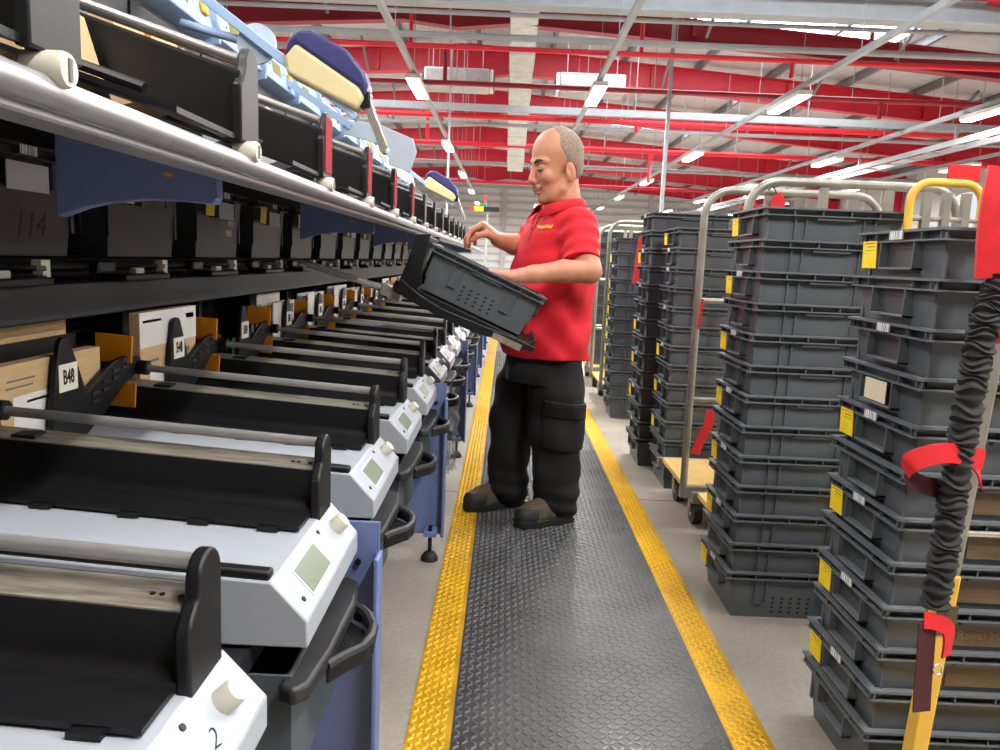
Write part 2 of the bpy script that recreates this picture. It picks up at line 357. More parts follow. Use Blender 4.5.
# ------------------------------------------------------------------ lighting trunking with fluorescent battens
TZ = 3.98
TR = [(-1.57, 'left of the man'), (1.32, 'directly above the man'), (4.45, 'over the crate stacks'), (7.75, 'at the far right'), (-4.7, 'far behind the machine'), (11.0, 'along the right wall')]
LY = [0, 6.6, 13.2, 19.8, 26.2, 32.5, 39]
def lamp_proto():
    t = thing('fluorescent_light', 'x', 'light')
    MB().box(-.11, .11, -.75, .75, -.02, .05).build('housing', 'lamp_white', t, bevel=.008)
    MB().box(-.095, .095, -.73, .73, -.045, -.02).build('diffuser', 'lamp_glow', t, bevel=.008)
    for y in (-.5, .5): MB().box(-.03, .03, y-.03, y+.03, .05, .09).build('mounting_clip', 'grey_steel', t)
    return t
lp = lamp_proto(); first = True
for x, where in TR:
    t = thing('lighting_trunking', 'long pale lighting trunking with hanging wires, the one '+where, 'trunking', (x, 0, TZ))
    MB().box(-.035, .035, -13, 45, -.0, .075).build('channel', 'grey_steel', t)
    for y in np.arange(-2, 44, 2.1):
        MB().cyl((0, y, .07), (0, y, roofz(x)-TZ-.01), .0055, n=5).build('hanger_wire', 'grey_steel', t)
    for i, y in enumerate(LY):
        l = lp if first else copy_tree(lp); first = False
        l.location = (x, y, TZ-.09)
        if i < 2: l['label'] = 'fluorescent batten light overhead in the trunking '+where+[', nearest the viewer', ', above the near aisle'][i]
        else: l['label'] = 'white fluorescent batten light, %s along the trunking %s' % (['nearest', 'second', 'third', 'fourth', 'farthest'][i-2], where)
        l['group'] = 'fluorescent batten lights'
        ld = bpy.data.lights.new('batten_light', 'AREA'); ld.shape = 'RECTANGLE'; ld.size = .19; ld.size_y = 1.46; ld.energy = LAMP_POWER; ld.color = (1, .97, .92)
        lo = bpy.data.objects.new('lamp_light', ld); COL.objects.link(lo); lo.location = (0, 0, -.052); lo.parent = l
cl = thing('cable_ladder', 'wide grey cable ladder running below the far right trunking', 'cable ladder', (8.2, 0, 3.62))
for s_ in (-.22, .22): MB().box(s_-.015, s_+.015, 2, 45, -.05, .05).build('side_rail', 'grey_steel', cl)
for y in np.arange(6, 40, .9): MB().box(-.2, .2, y-.02, y+.02, -.02, .01).build('rung', 'grey_steel', cl)
for y in np.arange(7, 44, 4): MB().box(-.02, .02, y-.02, y+.02, .01, .36).build('support', 'grey_steel', cl)
# small sign at the far end of the aisle
sg = thing('led_sign', 'small black sign with a lit green panel beyond the man', 'sign', (-.75, 20, 2.42))
MB().box(-.12, .5, -.03, .03, -.06, .06).build('sign_case', 'dark_machine', sg); MB().box(-.12, .1, -.04, -.03, -.055, .055).build('lit_panel', 'sign_glow', sg)
MB().box(-.22, -.12, -.03, .03, -.06, .06).build('end_block', 'pipe_red', sg)
MB().cyl((.15, 0, .06), (.15, 0, .2), .03).build('beacon_base', 'green_card', sg); MB().cyl((.15, 0, .2), (.15, 0, .33), .03).build('beacon_top', 'pipe_red', sg)
MB().cyl((.2, .05, -2.42), (.2, .05, .04), .03).build('sign_pole', 'grey_steel', sg)

# ------------------------------------------------------------------ anti-fatigue mat
MX0, MX1, BW = -.200, .722, .112
MY0, MY1 = .2, 16.0
mt = thing('floor_mat', 'black studded rubber aisle mat with worn yellow edge strips', 'mat', (0, 0, 0))
MB().box(MX0+BW, MX1-BW, MY0, MY1, 0, .012).build('rubber_field', 'mat_black', mt)
for a, b, c_, d_ in ((MX0, MX0+BW, .003, .012), (MX1-BW, MX1, .012, .003)):
    MB().hexa([(a, MY0, 0), (b, MY0, 0), (b, MY1, 0), (a, MY1, 0)], [(a, MY0, c_), (b, MY0, d_), (b, MY1, d_), (a, MY1, c_)]).build('edge_strip', 'mat_yellow', mt)
def lugs(x0, x1, y0, y1, step, zf, L_, W_, H_, m):
    gx = np.arange(x0+step*.6, x1-step*.3, step); gy = np.arange(y0, y1, step)
    X, Y = np.meshgrid(gx, gy); ii, jj = np.meshgrid(range(len(gx)), range(len(gy)))
    X = X.ravel(); Y = Y.ravel(); s = np.where((ii+jj).ravel() % 2 == 0, 1., -1.)
    c, q = math.cos(math.radians(45)), math.sin(math.radians(45))
    base = [(-L_, -W_, 0), (L_, -W_, 0), (L_, W_, 0), (-L_, W_, 0), (-L_*.75, -W_*.35, H_), (L_*.75, -W_*.35, H_), (L_*.75, W_*.35, H_), (-L_*.75, W_*.35, H_)]
    V = np.zeros((len(X), 8, 3))
    for k, (u, v, h) in enumerate(base):
        V[:, k, 0] = X+u*c-v*q*s; V[:, k, 1] = Y+(u*q*s+v*c); V[:, k, 2] = h
    V[:, :, 2] += zf(V[:, :, 0])
    fc = np.array([(4, 5, 6, 7), (0, 1, 5, 4), (1, 2, 6, 5), (2, 3, 7, 6), (3, 0, 4, 7)])
    Fc = (np.arange(len(X))[:, None, None]*8+fc[None]).reshape(-1, 4)
    me = bpy.data.meshes.new('tread_lugs'); me.from_pydata(V.reshape(-1, 3).tolist(), [], Fc.tolist()); me.materials.append(MATS[m])
    o = bpy.data.objects.new('tread_lugs', me); COL.objects.link(o); o.parent = mt; o['kind'] = 'stuff'
lugs(MX0+BW, MX1-BW, 1.3, 10, .0215, lambda x: np.full_like(x, .0118), .0100, .0036, .0036, 'mat_lug_glint')
lugs(MX0, MX0+BW, 1.3, 9, .0195, lambda x: .0028+.009*np.clip((x-MX0)/BW, 0, 1), .0098, .0042, .0034, 'mat_lug_yellow')
lugs(MX1-BW, MX1, 1.3, 9, .0195, lambda x: .0028+.009*np.clip((MX1-x)/BW, 0, 1), .0098, .0042, .0034, 'mat_lug_yellow')
# ------------------------------------------------------------------ sorting machine: frame
P = .54
def bedz(x): return .735+.06*(-.30-x)
fr = thing('machine_frame', 'blue steel frame of the sorting machine along the aisle', 'machine frame', (-.6, 1.36, 0))
O = (-.6, 1.36, 0)
for k in range(8):
    y = 1.374+1.62*k
    leg = MB().box(-.78, -.212, y-.004, y+.004, .085, .695).build('leg_panel', 'blue_paint', fr, O)
    MB().box(-.216, -.206, y-.045, y+.006, .085, .64).build('flange', 'blue_paint', leg, O, bevel=.003)
    MB().cyl((-.275, y-.004, .53), (-.275, y-.016, .53), .012).build('bolt', 'screw', leg, O)
    MB().cyl((-.275, y-.016, .53), (-.275, y-.045, .53), .005).build('bolt_stud', 'chrome', leg, O)
    MB().cyl((-.25, y-.004, .62), (-.25, y-.01, .62), .006).build('bolt', 'screw', leg, O)
    for x in (-.255, -.70):
        ft = MB().cyl((x, y-.06, .03), (x, y-.06, .14), .008).build('foot_stem', 'screw', fr, O)
        b = MB(); b.tube([(x, y-.06, .0), (x, y-.06, .012), (x, y-.06, .03), (x, y-.06, .036)], [.034, .034, .022, .012], 16); b.build('foot_pad', 'rubber', ft, O)
        MB().box(x-.025, x+.025, y-.085, y-.003, .10, .118).build('foot_bracket', 'blue_paint', ft, O)
MB().box(-.80, -.33, 0.1, 13.2, .605, .637).build('under_beam', 'dark_machine', fr, O)
MB().box(-1.18, -1.14, 0.1, 13.2, .05, 2.0).build('rear_blocker', 'dark_machine', fr, O)  # dark backing added to block light from behind the machine
MB().box(-1.13, -.80, 0.1, 13.2, .3, .34).build('rear_shelf', 'dark_machine', fr, O)
# middle tier that carries the crates: beam, ledge, clips and sliding rods
MB().box(-.985, -.93, 0.4, 13, 1.015, 1.092).build('shelf_beam', 'navy_beam', fr, O, bevel=.004)
MB().box(-1.14, -.985, 0.4, 13, 1.06, 1.075).build('shelf_board', 'dark_machine', fr, O)
MB().cyl((-.955, .4, 1.128), (-.955, 13, 1.128), .008, n=8).build('guide_rod', 'black_plastic', fr, O)
MB().cyl((-1.0, .4, 1.138), (-1.0, 13, 1.138), .006, n=8).build('guide_rod', 'black_plastic', fr, O)
for k in range(18):
    y = 1.38+P*k
    MB().box(-.965, -.90, y-.06, y+.18, 1.092, 1.108).build('crate_stop', 'black_plastic', fr, O, bevel=.004)
    c = MB(); c.prism([(y+.145, 1.092), (y+.175, 1.092), (y+.175, 1.142), (y+.145, 1.142), (y+.145, 1.131), (y+.162, 1.131), (y+.162, 1.12), (y+.15, 1.12), (y+.15, 1.112), (y+.162, 1.112), (y+.162, 1.102), (y+.145, 1.102)], 0, -.925, -.905)
    c.build('clip', 'cream', fr, O)
    MB().box(-.94, -.92, y+.03, y+.075, 1.098, 1.122).build('clip', 'cream', fr, O, bevel=.003)
    MB().box(-.95, -.925, y-.14, y-.06, 1.11, 1.14).build('latch', 'black_plastic', fr, O, bevel=.006)
    MB().box(-1.135, -1.05, y+.215, y+.24, .80, 1.06).build('divider_post', 'dark_machine', fr, O)
# upper tier: aluminium rail, dark channel, soffit and curved blue brackets
MB().cyl((-.42, .2, 1.312), (-.42, 12.5, 1.312), .0145, n=14).build('front_rail', 'rail_alu', fr, O)
MB().box(-.475, -.428, .2, 12.5, 1.289, 1.300).build('rail_channel', 'rail_alu', fr, O, bevel=.003)
m = MB(); m.hexa([(-.47, .2, 1.30), (-.47, 12.5, 1.30), (-1.14, 12.5, 1.50), (-1.14, .2, 1.50)], [(-.47, .2, 1.335), (-.47, 12.5, 1.335), (-1.14, 12.5, 1.535), (-1.14, .2, 1.535)]); m.build('soffit', 'dark_machine', fr, O)
for k in range(7):
    y = 1.40+1.62*k
    pts = [(-.510, 1.31), (-.510, 1.268)]+arc(-.524, 1.268, .014, 0, -80, 4)
    pts += [(-.58, 1.258), (-.633, 1.258), (-.704, 1.250), (-.744, 1.240), (-.79, 1.222), (-.79, 1.37), (-.60, 1.33)]
    b = MB().prism(pts, 1, y-.016, y+.016).build('support_bracket', 'blue_lifted', fr, O, bevel=.003)
    MB().box(-.60, -.585, y-.0172, y-.0158, 1.298, 1.305).build('indicator', 'orange', b, O)

# ------------------------------------------------------------------ lower stackers
def lower_proto():
    t = thing('stacker_unit', 'x', 'sorter unit', (0, 0, 0))
    c = MB().prism([(-.25, .642), (-.25, .681), (-.30, bedz(-.30)), (-.95, bedz(-.95)), (-.95, .642)], 1, 0, .36).build('console', 'console_white', t, bevel=.003)
    n = Vector((.72, 0, .694)).normalized()
    def on(u, y, h): # point on the chamfer: u from lower edge 0 to ridge 1
        a = Vector((-.25, y, .681)); b = Vector((-.30, y, .735)); return a+(b-a)*u+n*h
    def patch(u0, u1, y0, y1, h0, h1):
        return MB().hexa([on(u0, y0, h0), on(u0, y1, h0), on(u1, y1, h0), on(u1, y0, h0)], [on(u0, y0, h1), on(u0, y1, h1), on(u1, y1, h1), on(u1, y0, h1)])
    patch(.15, .83, .065, .185, -.001, .0012).build('screen_bezel', 'console_side', c)
    patch(.20, .78, .070, .180, 0, .002).build('lcd_screen', 'lcd', c)
    for y, u in ((.035, .3), (.225, .82)): MB().cyl(on(u, y, 0), on(u, y, .002), .004, n=10).build('screw', 'screw', c)
    a, b = on(.55, .295, 0), on(.55, .295, .022); k = MB(); k.tube([a, on(.55, .295, .016), b], [.0145, .0145, .0125], 18); k.build('knob', 'cream', c)
    MB().tube([on(.55, .295, .022), on(.55, .295, .0228)], [.0095, .009], 18).build('knob_cap', 'label_card', c)
    # black L-shaped tray swept along the slope
    prof = [(.188, .004), (.188, .010)]+[(.255+.025*math.sin(a_), .035-.025*math.cos(a_)) for a_ in np.linspace(0, math.pi/2, 6)]+[(.282, .077), (.345, .083), (.345, .075), (.294, .070), (.294, .004)]
    m = MB(); x0, x1 = -.95, -.312; z0, z1 = bedz(x0), bedz(x1); q = len(prof)
    m.add([(x0, y, z0+z) for y, z in prof]+[(x1, y, z1+z) for y, z in prof], [tuple(range(q))[::-1], tuple(range(q, 2*q))]+[(i, (i+1) % q, q+(i+1) % q, q+i) for i in range(q)])
    tr = m.build('stacking_tray', 'black_plastic', t)
    for x in (-.36, -.47, -.58, -.72): MB().box(x-.016, x+.016, .178, .192, bedz(x)+.001, bedz(x)+.008).build('tray_tab', 'black_plastic', tr)
    m = MB(); m.hexa([(x0, .283, z0+.0768), (x1-.002, .283, z1+.0768), (x1-.002, .340, z1+.0822), (x0, .340, z0+.0822)], [(x0, .283, z0+.0792), (x1-.002, .283, z1+.0792), (x1-.002, .340, z1+.0846), (x0, .340, z0+.0846)])
    lg = m.build('wear_strip', 'ledge_steel', tr)
    for x, w_ in ((-.325, .003), (-.345, .003), (-.355, .003)): MB().cyl((x, .31, bedz(x)+.079), (x, .31, bedz(x)+.0832), w_, n=8).build('rivet', 'screw', tr)
    MB().box(-.83, -.79, .29, .325, bedz(-.81)+.076, bedz(-.81)+.0858).build('slot', 'crate_slot', tr)
    pts = [(.262, .712), (.35, .712), (.35, .835)]+arc(.320, .838, .030, 0, 180, 10)+[(.288, .825), (.272, .812), (.262, .80)]
    MB().prism(pts, 0, -.314, -.297).build('end_plate', 'black_plastic', t, bevel=.004, seg=3)
    MB().cyl((-.31, .32, .853), (-.90, .32, .888), .0088, n=14).build('slide_rod', 'rod_steel', t)
    m = MB(); m.bar((-.945, .014, bedz(-.945)+.006), (-.303, .014, bedz(-.303)+.006), .022, .014); g = m.build('guide_bar', 'black_plastic', t, bevel=.004)
    MB().box(-.36, -.335, .004, .026, bedz(-.35)-.004, bedz(-.35)+.003).build('guide_tab', 'black_plastic', g)
    # paddle riding on the rod, with the orange flags at the head of the rod
    X = -.885
    fin = [(-.045, .775), (.085, .775), (.17, .812), (.25, .855), (.335, .880), (.335, .912), (.27, .922), (.20, .915), (.085, .865), (.055, .93)]+arc(.012, .968, .022, 10, 170, 8)+[(-.022, .93), (-.04, .85)]
    pd = MB().prism(fin, 0, X-.006, X+.006).build('paddle', 'black_plastic', t, bevel=.002)
    for i in range(4):
        for j in range(2):
            y = .105+.045*i; z = .836+.019*i+.018*j
            MB().box(X+.006, X+.0085, y, y+.03, z, z+.007).build('grip_rib', 'black_worn', pd)
    MB().cyl((X-.015, .32, .888), (X+.03, .32, .886), .018, n=12).build('paddle_hub', 'black_plastic', pd)
    MB().box(X+.006, X+.0075, -.018, .050, .880, .936).build('number_plate', 'label_card', pd, bevel=.001)
    for z0_, z1_, dx in ((.905, .972, 0), (.800, .862, .006)):
        m = MB(); m.hexa([(-.955+dx, .268, z0_), (-.868+dx, .262, z0_-.002), (-.868+dx, .268, z0_-.002), (-.955+dx, .276, z0_)], [(-.955+dx, .268, z1_), (-.864+dx, .262, z1_-.004), (-.864+dx, .268, z1_-.004), (-.955+dx, .276, z1_)])
        m.build('orange_flag', 'orange', t, bevel=.002)
    return t
lw = lower_proto(); NL = 15
LOW = []
for k in range(NL):
    t = lw if k == 0 else copy_tree(lw)
    t.location = (0, .46+P*k, 0); LOW.append(t)
    code = 'B%d' % (46+k)
    t['label'] = ('white stacker unit, nearest at the bottom left corner, its knob showing' if k == 0 else
                  'white stacker unit with green screen, %s from the viewer in the lower row' % ORD[k])
    t['group'] = 'lower row of stacker units'
    pd = [c for c in t.children if c.name.startswith('paddle')][0]
    tx = text_mesh('plate_lettering', code, .036, 'ink', pd, .0004, .0006)
    tx.matrix_local = Matrix.Translation((-.8772, .016, .908)) @ Matrix(((0, 0, 1, 0), (1, 0, 0, 0), (0, 1, 0, 0), (0, 0, 0, 1))) @ Matrix.Diagonal((.72, 1.15, 1, 1))
tx = text_mesh('handwritten_mark', '2', .03, 'ink', LOW[0].children[0], .0002, -.0006, shear=.3)
tx.matrix_local = Matrix.Translation((-.268, .245, .7015)) @ Matrix.Rotation(math.radians(46), 4, 'Y') @ Matrix.Rotation(math.radians(70), 4, 'Z')
# pull-out drawers below the consoles
def drawer_proto():
    t = thing('pull_out_tray', 'x', 'tray')
    b = MB()
    b.box(-.80, -.272, 0, .005, .42, .60); b.box(-.80, -.272, .355, .36, .42, .60); b.box(-.80, -.795, .005, .355, .42, .60); b.box(-.277, -.272, .005, .355, .42, .60); b.box(-.795, -.277, .005, .355, .42, .425)
    b.build('tray_body', 'drawer_grey', t)
    m = MB().prism([(-.285, -.02), (-.262, -.03), (-.245, -.01), (-.235, .09), (-.232, .25), (-.242, .335), (-.262, .350), (-.285, .345)], 2, .572, .598); m.build('front_lip', 'black_worn', t, bevel=.006)
    hs = [(-.24, .07), (-.222, .10), (-.198, .13), (-.19, .165), (-.192, .20), (-.205, .235), (-.222, .26), (-.24, .275)]
    h = MB(); h.tube([(x, y, .578) for x, y in hs], .0085, 8); hd = h.build('pull_handle', 'black_worn', t)
    MB().prism([(-.243, .085), (-.215, .115), (-.198, .15), (-.196, .18), (-.21, .225), (-.243, .26)], 2, .55, .558).build('handle_cup', 'black_plastic', hd, bevel=.002)
    w2 = MB()
    for (xa, ya), (xb, yb) in zip(hs, hs[1:]): w2.hexa([(xa, ya, .552), (xb, yb, .552), (xb+.004, yb, .552), (xa+.004, ya, .552)], [(xa, ya, .578), (xb, yb, .578), (xb+.004, yb, .578), (xa+.004, ya, .578)])
    w2.build('cup_wall', 'black_plastic', hd)
    return t
dr = drawer_proto()
for k in range(NL):
    t = dr if k == 0 else copy_tree(dr)
    t.location = (-.0, .46+P*k, 0)
    t['label'] = 'dark grey pull-out tray with black handle, %s from the viewer below the consoles' % ORD[k]
    t['group'] = 'pull-out trays below the consoles'

# ------------------------------------------------------------------ mail standing in the lower trays
def slip(name, label, cat, x, y0, y1, z0, z1, th, m, lean=0., yaw=0., group=None, extras=()):
    t = thing(name, label, cat, (x, (y0+y1)/2, z0), (0, lean, yaw), group) if extras else None
    w_ = (y1-y0)/2; h = z1-z0
    b = MB().box(-th, 0, -w_, w_, 0, h)
    if not extras:
        o = b.build(name, m, None, smooth=False); o.location = (x, (y0+y1)/2, z0); o.rotation_euler = (0, lean, yaw); return tag(o, label, cat, group)
    b.build('packet', m, t, bevel=.001)
    for nm, mm, a0, a1, b0, b1 in extras: MB().box(.0002, .001, -w_+a0*2*w_, -w_+a1*2*w_, b0*h, b1*h).build(nm, mm, t)
    return t
MX = -.898
def ymod(k): return .46+P*k
y = ymod(2)
slip('parcel', 'flat brown cardboard parcel with a white address label behind paddle B48', 'parcel', MX, y-.17, y+.18, .790, .952, .03, 'cardboard', 0, 0, None,
     (('address_label', 'paper_white', .1, .62, .06, .62), ('print_line', 'print_grey', .22, .50, .52, .55), ('print_line', 'print_grey', .30, .56, .36, .38), ('print_line', 'print_grey', .06, .3, .80, .82), ('print_line', 'print_grey', .05, .28, .72, .74)))
y = ymod(3)
slip('parcel', 'cardboard and white mailer standing behind paddle B49', 'parcel', MX, y-.17, y+.18, .790, 1.012, .025, 'cardboard', 0, 0, None,
     (('white_band', 'paper_white', 0, 1, .60, 1), ('address_label', 'paper_white', .14, .52, .02, .34), ('print_line', 'print_grey', .05, .35, .88, .91), ('print_line', 'print_grey', .8, .95, .86, .92), ('print_dots', 'print_grey', .72, .86, .44, .5), ('print_line', 'print_grey', .12, .3, .42, .45)))
y = ymod(4)
slip('card', 'green card lying low behind the paddle of the near dark tray', 'card', MX, y-.05, y+.18, .790, .885, .004, 'green_card')
pal = ['paper_white', 'paper_cream', 'paper_white', 'paper_grey', 'paper_white', 'cardboard']
for k in range(5, NL):
    y = ymod(k); n = 6 if k == 5 else 4
    for j in range(n):
        hgt = .17+.048*random.random()
        who = ['front', 'second', 'third', 'fourth', 'fifth', 'sixth'][j]
        t = slip('envelope', '%s letter, %s of the bundle behind paddle B%d' % ({'paper_white': 'white', 'paper_cream': 'cream', 'paper_grey': 'pale blue-grey', 'cardboard': 'brown card'}[pal[(j+k*2) % 6]], who, 46+k), 'letter',
             MX-.016*j-.004*random.random(), y-.14+.015*random.random(), y+.165+.02*random.random(), .790, .790+hgt, .004+.004*random.random(), pal[(j+k*2) % 6], 0, 0, 'letters in the lower trays',
             (('print_block', 'print_grey', .62, .95, .72, .93), ('address_window', 'paper_grey', .2, .6, .3, .5)) if j == 0 else ())
        if j == 0:
            t.children[0].data.materials[0] = MATS[pal[(j+k*2) % 6]]

slip('parcel', 'long brown parcel lying at the back of the dark shelf', 'parcel', -.995, 1.22, 1.76, .90, 1.008, .05, 'cardboard')
slip('divider_plate', 'black divider plate standing upright behind the B48 parcel', 'plate', -.960, 1.25, 1.735, .790, .978, .006, 'black_plastic')
# ------------------------------------------------------------------ upper stackers
def ubed(x): return 1.345+.31*(-.42-x)
def upper_proto(red):
    t = thing('upper_stacker_unit', 'x', 'sorter unit')
    def sl(y0, y1, h0, h1, xa=-1.08, xb=-.425):
        return MB().hexa([(xa, y0, ubed(xa)+h0), (xb, y0, ubed(xb)+h0), (xb, y1, ubed(xb)+h0), (xa, y1, ubed(xa)+h0)], [(xa, y0, ubed(xa)+h1), (xb, y0, ubed(xb)+h1), (xb, y1, ubed(xb)+h1), (xa, y1, ubed(xa)+h1)])
    sl(-.22, .03, .0, .008).build('tray_floor', 'black_plastic', t)
    sl(.012, .026, .008, .100).build('tray_wall', 'black_plastic', t)
    sl(.012, .05, .100, .105).build('wear_strip', 'black_worn', t)
    MB().tube([(-.44, .052, ubed(-.44)+.125), (-1.08, .052, ubed(-1.08)+.125)], .0075, 12).build('slide_rod', 'rod_steel', t)
    MB().tube([(-.44, .075, ubed(-.44)+.122), (-1.08, .075, ubed(-1.08)+.122)], .006, 12).build('slide_rod', 'rod_steel', t)
    MB().tube([(-.52, -.10, ubed(-.52)+.022), (-1.06, -.10, ubed(-1.06)+.022)], .008, 8).build('guide_bar', 'black_plastic', t)
    pts = [(.0, 1.345), (.085, 1.345), (.085, 1.455)]+arc(.0535, 1.462, .0315, 0, 180, 10)+[(.012, 1.44), (.0, 1.43)]
    MB().prism(pts, 0, -.432, -.417).build('end_plate', 'black_plastic', t, bevel=.003)
    if red: MB().box(-.4168, -.4145, .012, .075, 1.358, 1.478).build('red_strip', 'red_strip', t)
    k = MB(); k.tube([(-.437, .03, 1.332), (-.405, .03, 1.332), (-.400, .03, 1.332)], [.0165, .0165, .0145], 18); kb = k.build('rail_knob', 'cream', t)
    MB().box(-.4005, -.398, .0275, .0325, 1.322, 1.342).build('knob_slot', 'print_grey', kb)
    cs = MB().prism([(-1.075, 1.93), (-1.105, 2.055), (-1.13, 2.07), (-1.30, 2.07), (-1.30, 1.90), (-1.14, 1.90)], 1, .08, .60).build('console', 'blue_pale', t, bevel=.004)
    n = Vector((.125, 0, .03)).normalized()
    def on(u, y, h): a = Vector((-1.075, y, 1.93)); b = Vector((-1.105, y, 2.055)); return a+(b-a)*u+n*h
    def patch(u0, u1, y0, y1, h): return MB().hexa([on(u0, y0, 0), on(u0, y1, 0), on(u1, y1, 0), on(u1, y0, 0)], [on(u0, y0, h), on(u0, y1, h), on(u1, y1, h), on(u1, y0, h)])
    patch(.34, .78, .26, .39, .002).build('lcd_screen', 'lcd_olive', cs)
    for y in (.22, .44): MB().cyl(on(.55, y, 0), on(.55, y, .002), .005, n=8).build('screw', 'screw', cs)
    patch(.35, .68, .50, .55, .014).build('button', 'yellow_button', cs, bevel=.006)
    MB().prism([(-1.30, 2.06), (-1.09, 2.085), (-1.055, 1.95), (-1.06, 1.90), (-1.14, 1.88), (-1.30, 1.88)], 1, .600, .618).build('side_fin', 'blue_pale', t, bevel=.003)
    MB().box(-1.16, -1.13, .08, .60, 1.54, 1.90).build('kick_panel', 'dark_machine', t)
    return t
ub = upper_proto(False); ur = upper_proto(True); NU = 15; ub_used = ur_used = False
for k in range(NU):
    isr = 2 <= k <= 5
    if isr: t = ur if not ur_used else copy_tree(ur); ur_used = True
    else: t = ub if not ub_used else copy_tree(ub); ub_used = True
    t.location = (0, .70+P*k, 0)
    t['label'] = 'black upper tray with %s end plate, %s from the viewer' % ('red striped' if isr else 'plain', ORD[k])
    t['group'] = 'upper row of stacker units'
# mail in the upper trays
def umail(k, x, y0, y1, h, th, m, label, cat):
    o = MB().hexa([(-th, -(y1-y0)/2, 0), (0, -(y1-y0)/2, 0), (0, (y1-y0)/2, 0), (-th, (y1-y0)/2, 0)], [(-th, -(y1-y0)/2, h), (0, -(y1-y0)/2, h), (0, (y1-y0)/2, h), (-th, (y1-y0)/2, h)]).build({'parcel': 'parcel', 'letter': 'envelope', 'paddle': 'sorting_paddle'}[cat], m, None, smooth=False)
    o.location = (x, .70+P*k+(y0+y1)/2, ubed(x)+.010); o.rotation_euler = (0, math.radians(-17), 0)
    return tag(o, label, cat)
umail(1, -.62, -.215, -.01, .10, .03, 'cardboard', 'small brown box lying low in the second upper tray', 'parcel')
umail(2, -.545, -.35, -.23, .135, .012, 'cardboard', 'brown card wedge nearest the rail in the upper row', 'parcel')
umail(2, -.595, -.36, -.24, .16, .010, 'orange', 'orange sorting paddle between brown parcels in the upper row', 'paddle')
umail(2, -.66, -.36, -.23, .16, .045, 'cardboard', 'brown parcel left of the orange paddle in the upper row', 'parcel')
umail(2, -.73, -.36, -.24, .16, .012, 'black_plastic', 'black paddle plate between a white letter and brown parcel', 'paddle')
umail(2, -.80, -.36, -.23, .165, .05, 'paper_white', 'white letter bundle left of the black paddle plate', 'letter')
umail(2, -.875, -.36, -.24, .17, .03, 'paper_cream', 'cream letter at the upper end of the second upper tray', 'letter')
umail(2, -.94, -.36, -.24, .17, .02, 'paper_grey', 'bluish letter beside the upper left black plate', 'letter')
for k in range(3, 9):
    umail(k, -.56, -.36, -.24, .13, .05, 'paper_white', 'white letter bundle low in the %s upper tray' % ORD[k], 'letter')
    umail(k, -.64, -.36, -.24, .15, .012, 'orange', 'orange paddle behind the letters of the %s upper tray' % ORD[k], 'paddle')
    umail(k, -.70, -.36, -.23, .15, .05, 'paper_grey', 'grey letter bundle behind the paddle of the %s upper tray' % ORD[k], 'letter')

# ------------------------------------------------------------------ swing heads above the upper row
def swing_head(loc, lab, sc=1.):
    t = thing('swing_head', lab, 'machine part', loc); t.scale = (sc, sc, sc)
    # side outlines in (x, z); long axis slopes down towards the aisle
    low = [(-.135, .018), (-.128, -.035), (.095, -.135), (.118, -.095), (.100, -.066), (-.10, .058)]
    top = [(-.135, .018), (-.10, .058), (.100, -.066), (.118, -.095), (.130, -.06), (.118, -.02), (.06, .045), (.0, .072), (-.05, .098), (-.09, .098), (-.122, .07)]
    MB().prism(low, 1, -.048, .048).build('lower_shell', 'cream_yellow', t, bevel=.012, seg=3)
    MB().prism(top, 1, -.0485, .0485).build('upper_shell', 'navy', t, bevel=.014, seg=3)
    MB().box(.088, .134, -.03, .03, -.125, -.075).build('hinge_block', 'screw', t, bevel=.006)
    a = MB(); a.bar((.118, 0, -.095), (.178, 0, -.245), .045, .028); lv = a.build('steel_lever', 'chrome', t, bevel=.004)
    MB().cyl((.178, -.03, -.25), (.178, .03, -.25), .013, n=10).build('roller', 'chrome', lv)
    a = MB(); a.bar((-.10, 0, -.02), (.09, 0, -.155), .05, .022); a.build('mount_arm', 'blue_pale', t, bevel=.003)
    a = MB(); a.bar((-.10, 0, -.02), (-.46, .02, .235), .05, .03); a.build('rear_arm', 'blue_pale', t, bevel=.003)
    return t
swing_head((-.59, 2.6, 1.765), 'cream and navy swing head with steel lever over the near upper trays')
swing_head((-.59, 6.9, 1.80), 'smaller-looking cream and blue swing head far along the upper row', 1.1)
dk = thing('reel_disc', 'pale blue disc standing behind the upper end plates', 'disc', (-.83, 2.62, 1.83))
MB().cyl((0, -.008, 0), (0, .008, 0), .062, n=36).build('disc', 'pale_plate', dk); MB().cyl((-.25, .02, .06), (0, .02, 0), .014).build('disc_axle', 'blue_pale', dk)
gp = thing('guard_plate', 'pale grey angled guard plate beyond the swing head', 'guard plate', (-.62, 3.9, 1.70))
MB().prism([(-.20, .12), (-.02, .10), (.14, .04), (.16, -.02), (.13, -.12), (.03, -.085), (.01, .0), (-.20, .05)], 1, -.006, .006).build('plate', 'pale_plate', gp, bevel=.003)
a = MB(); a.bar((-.47, .0, .28), (-.16, 0, .085), .04, .03); a.build('plate_arm', 'blue_pale', gp)
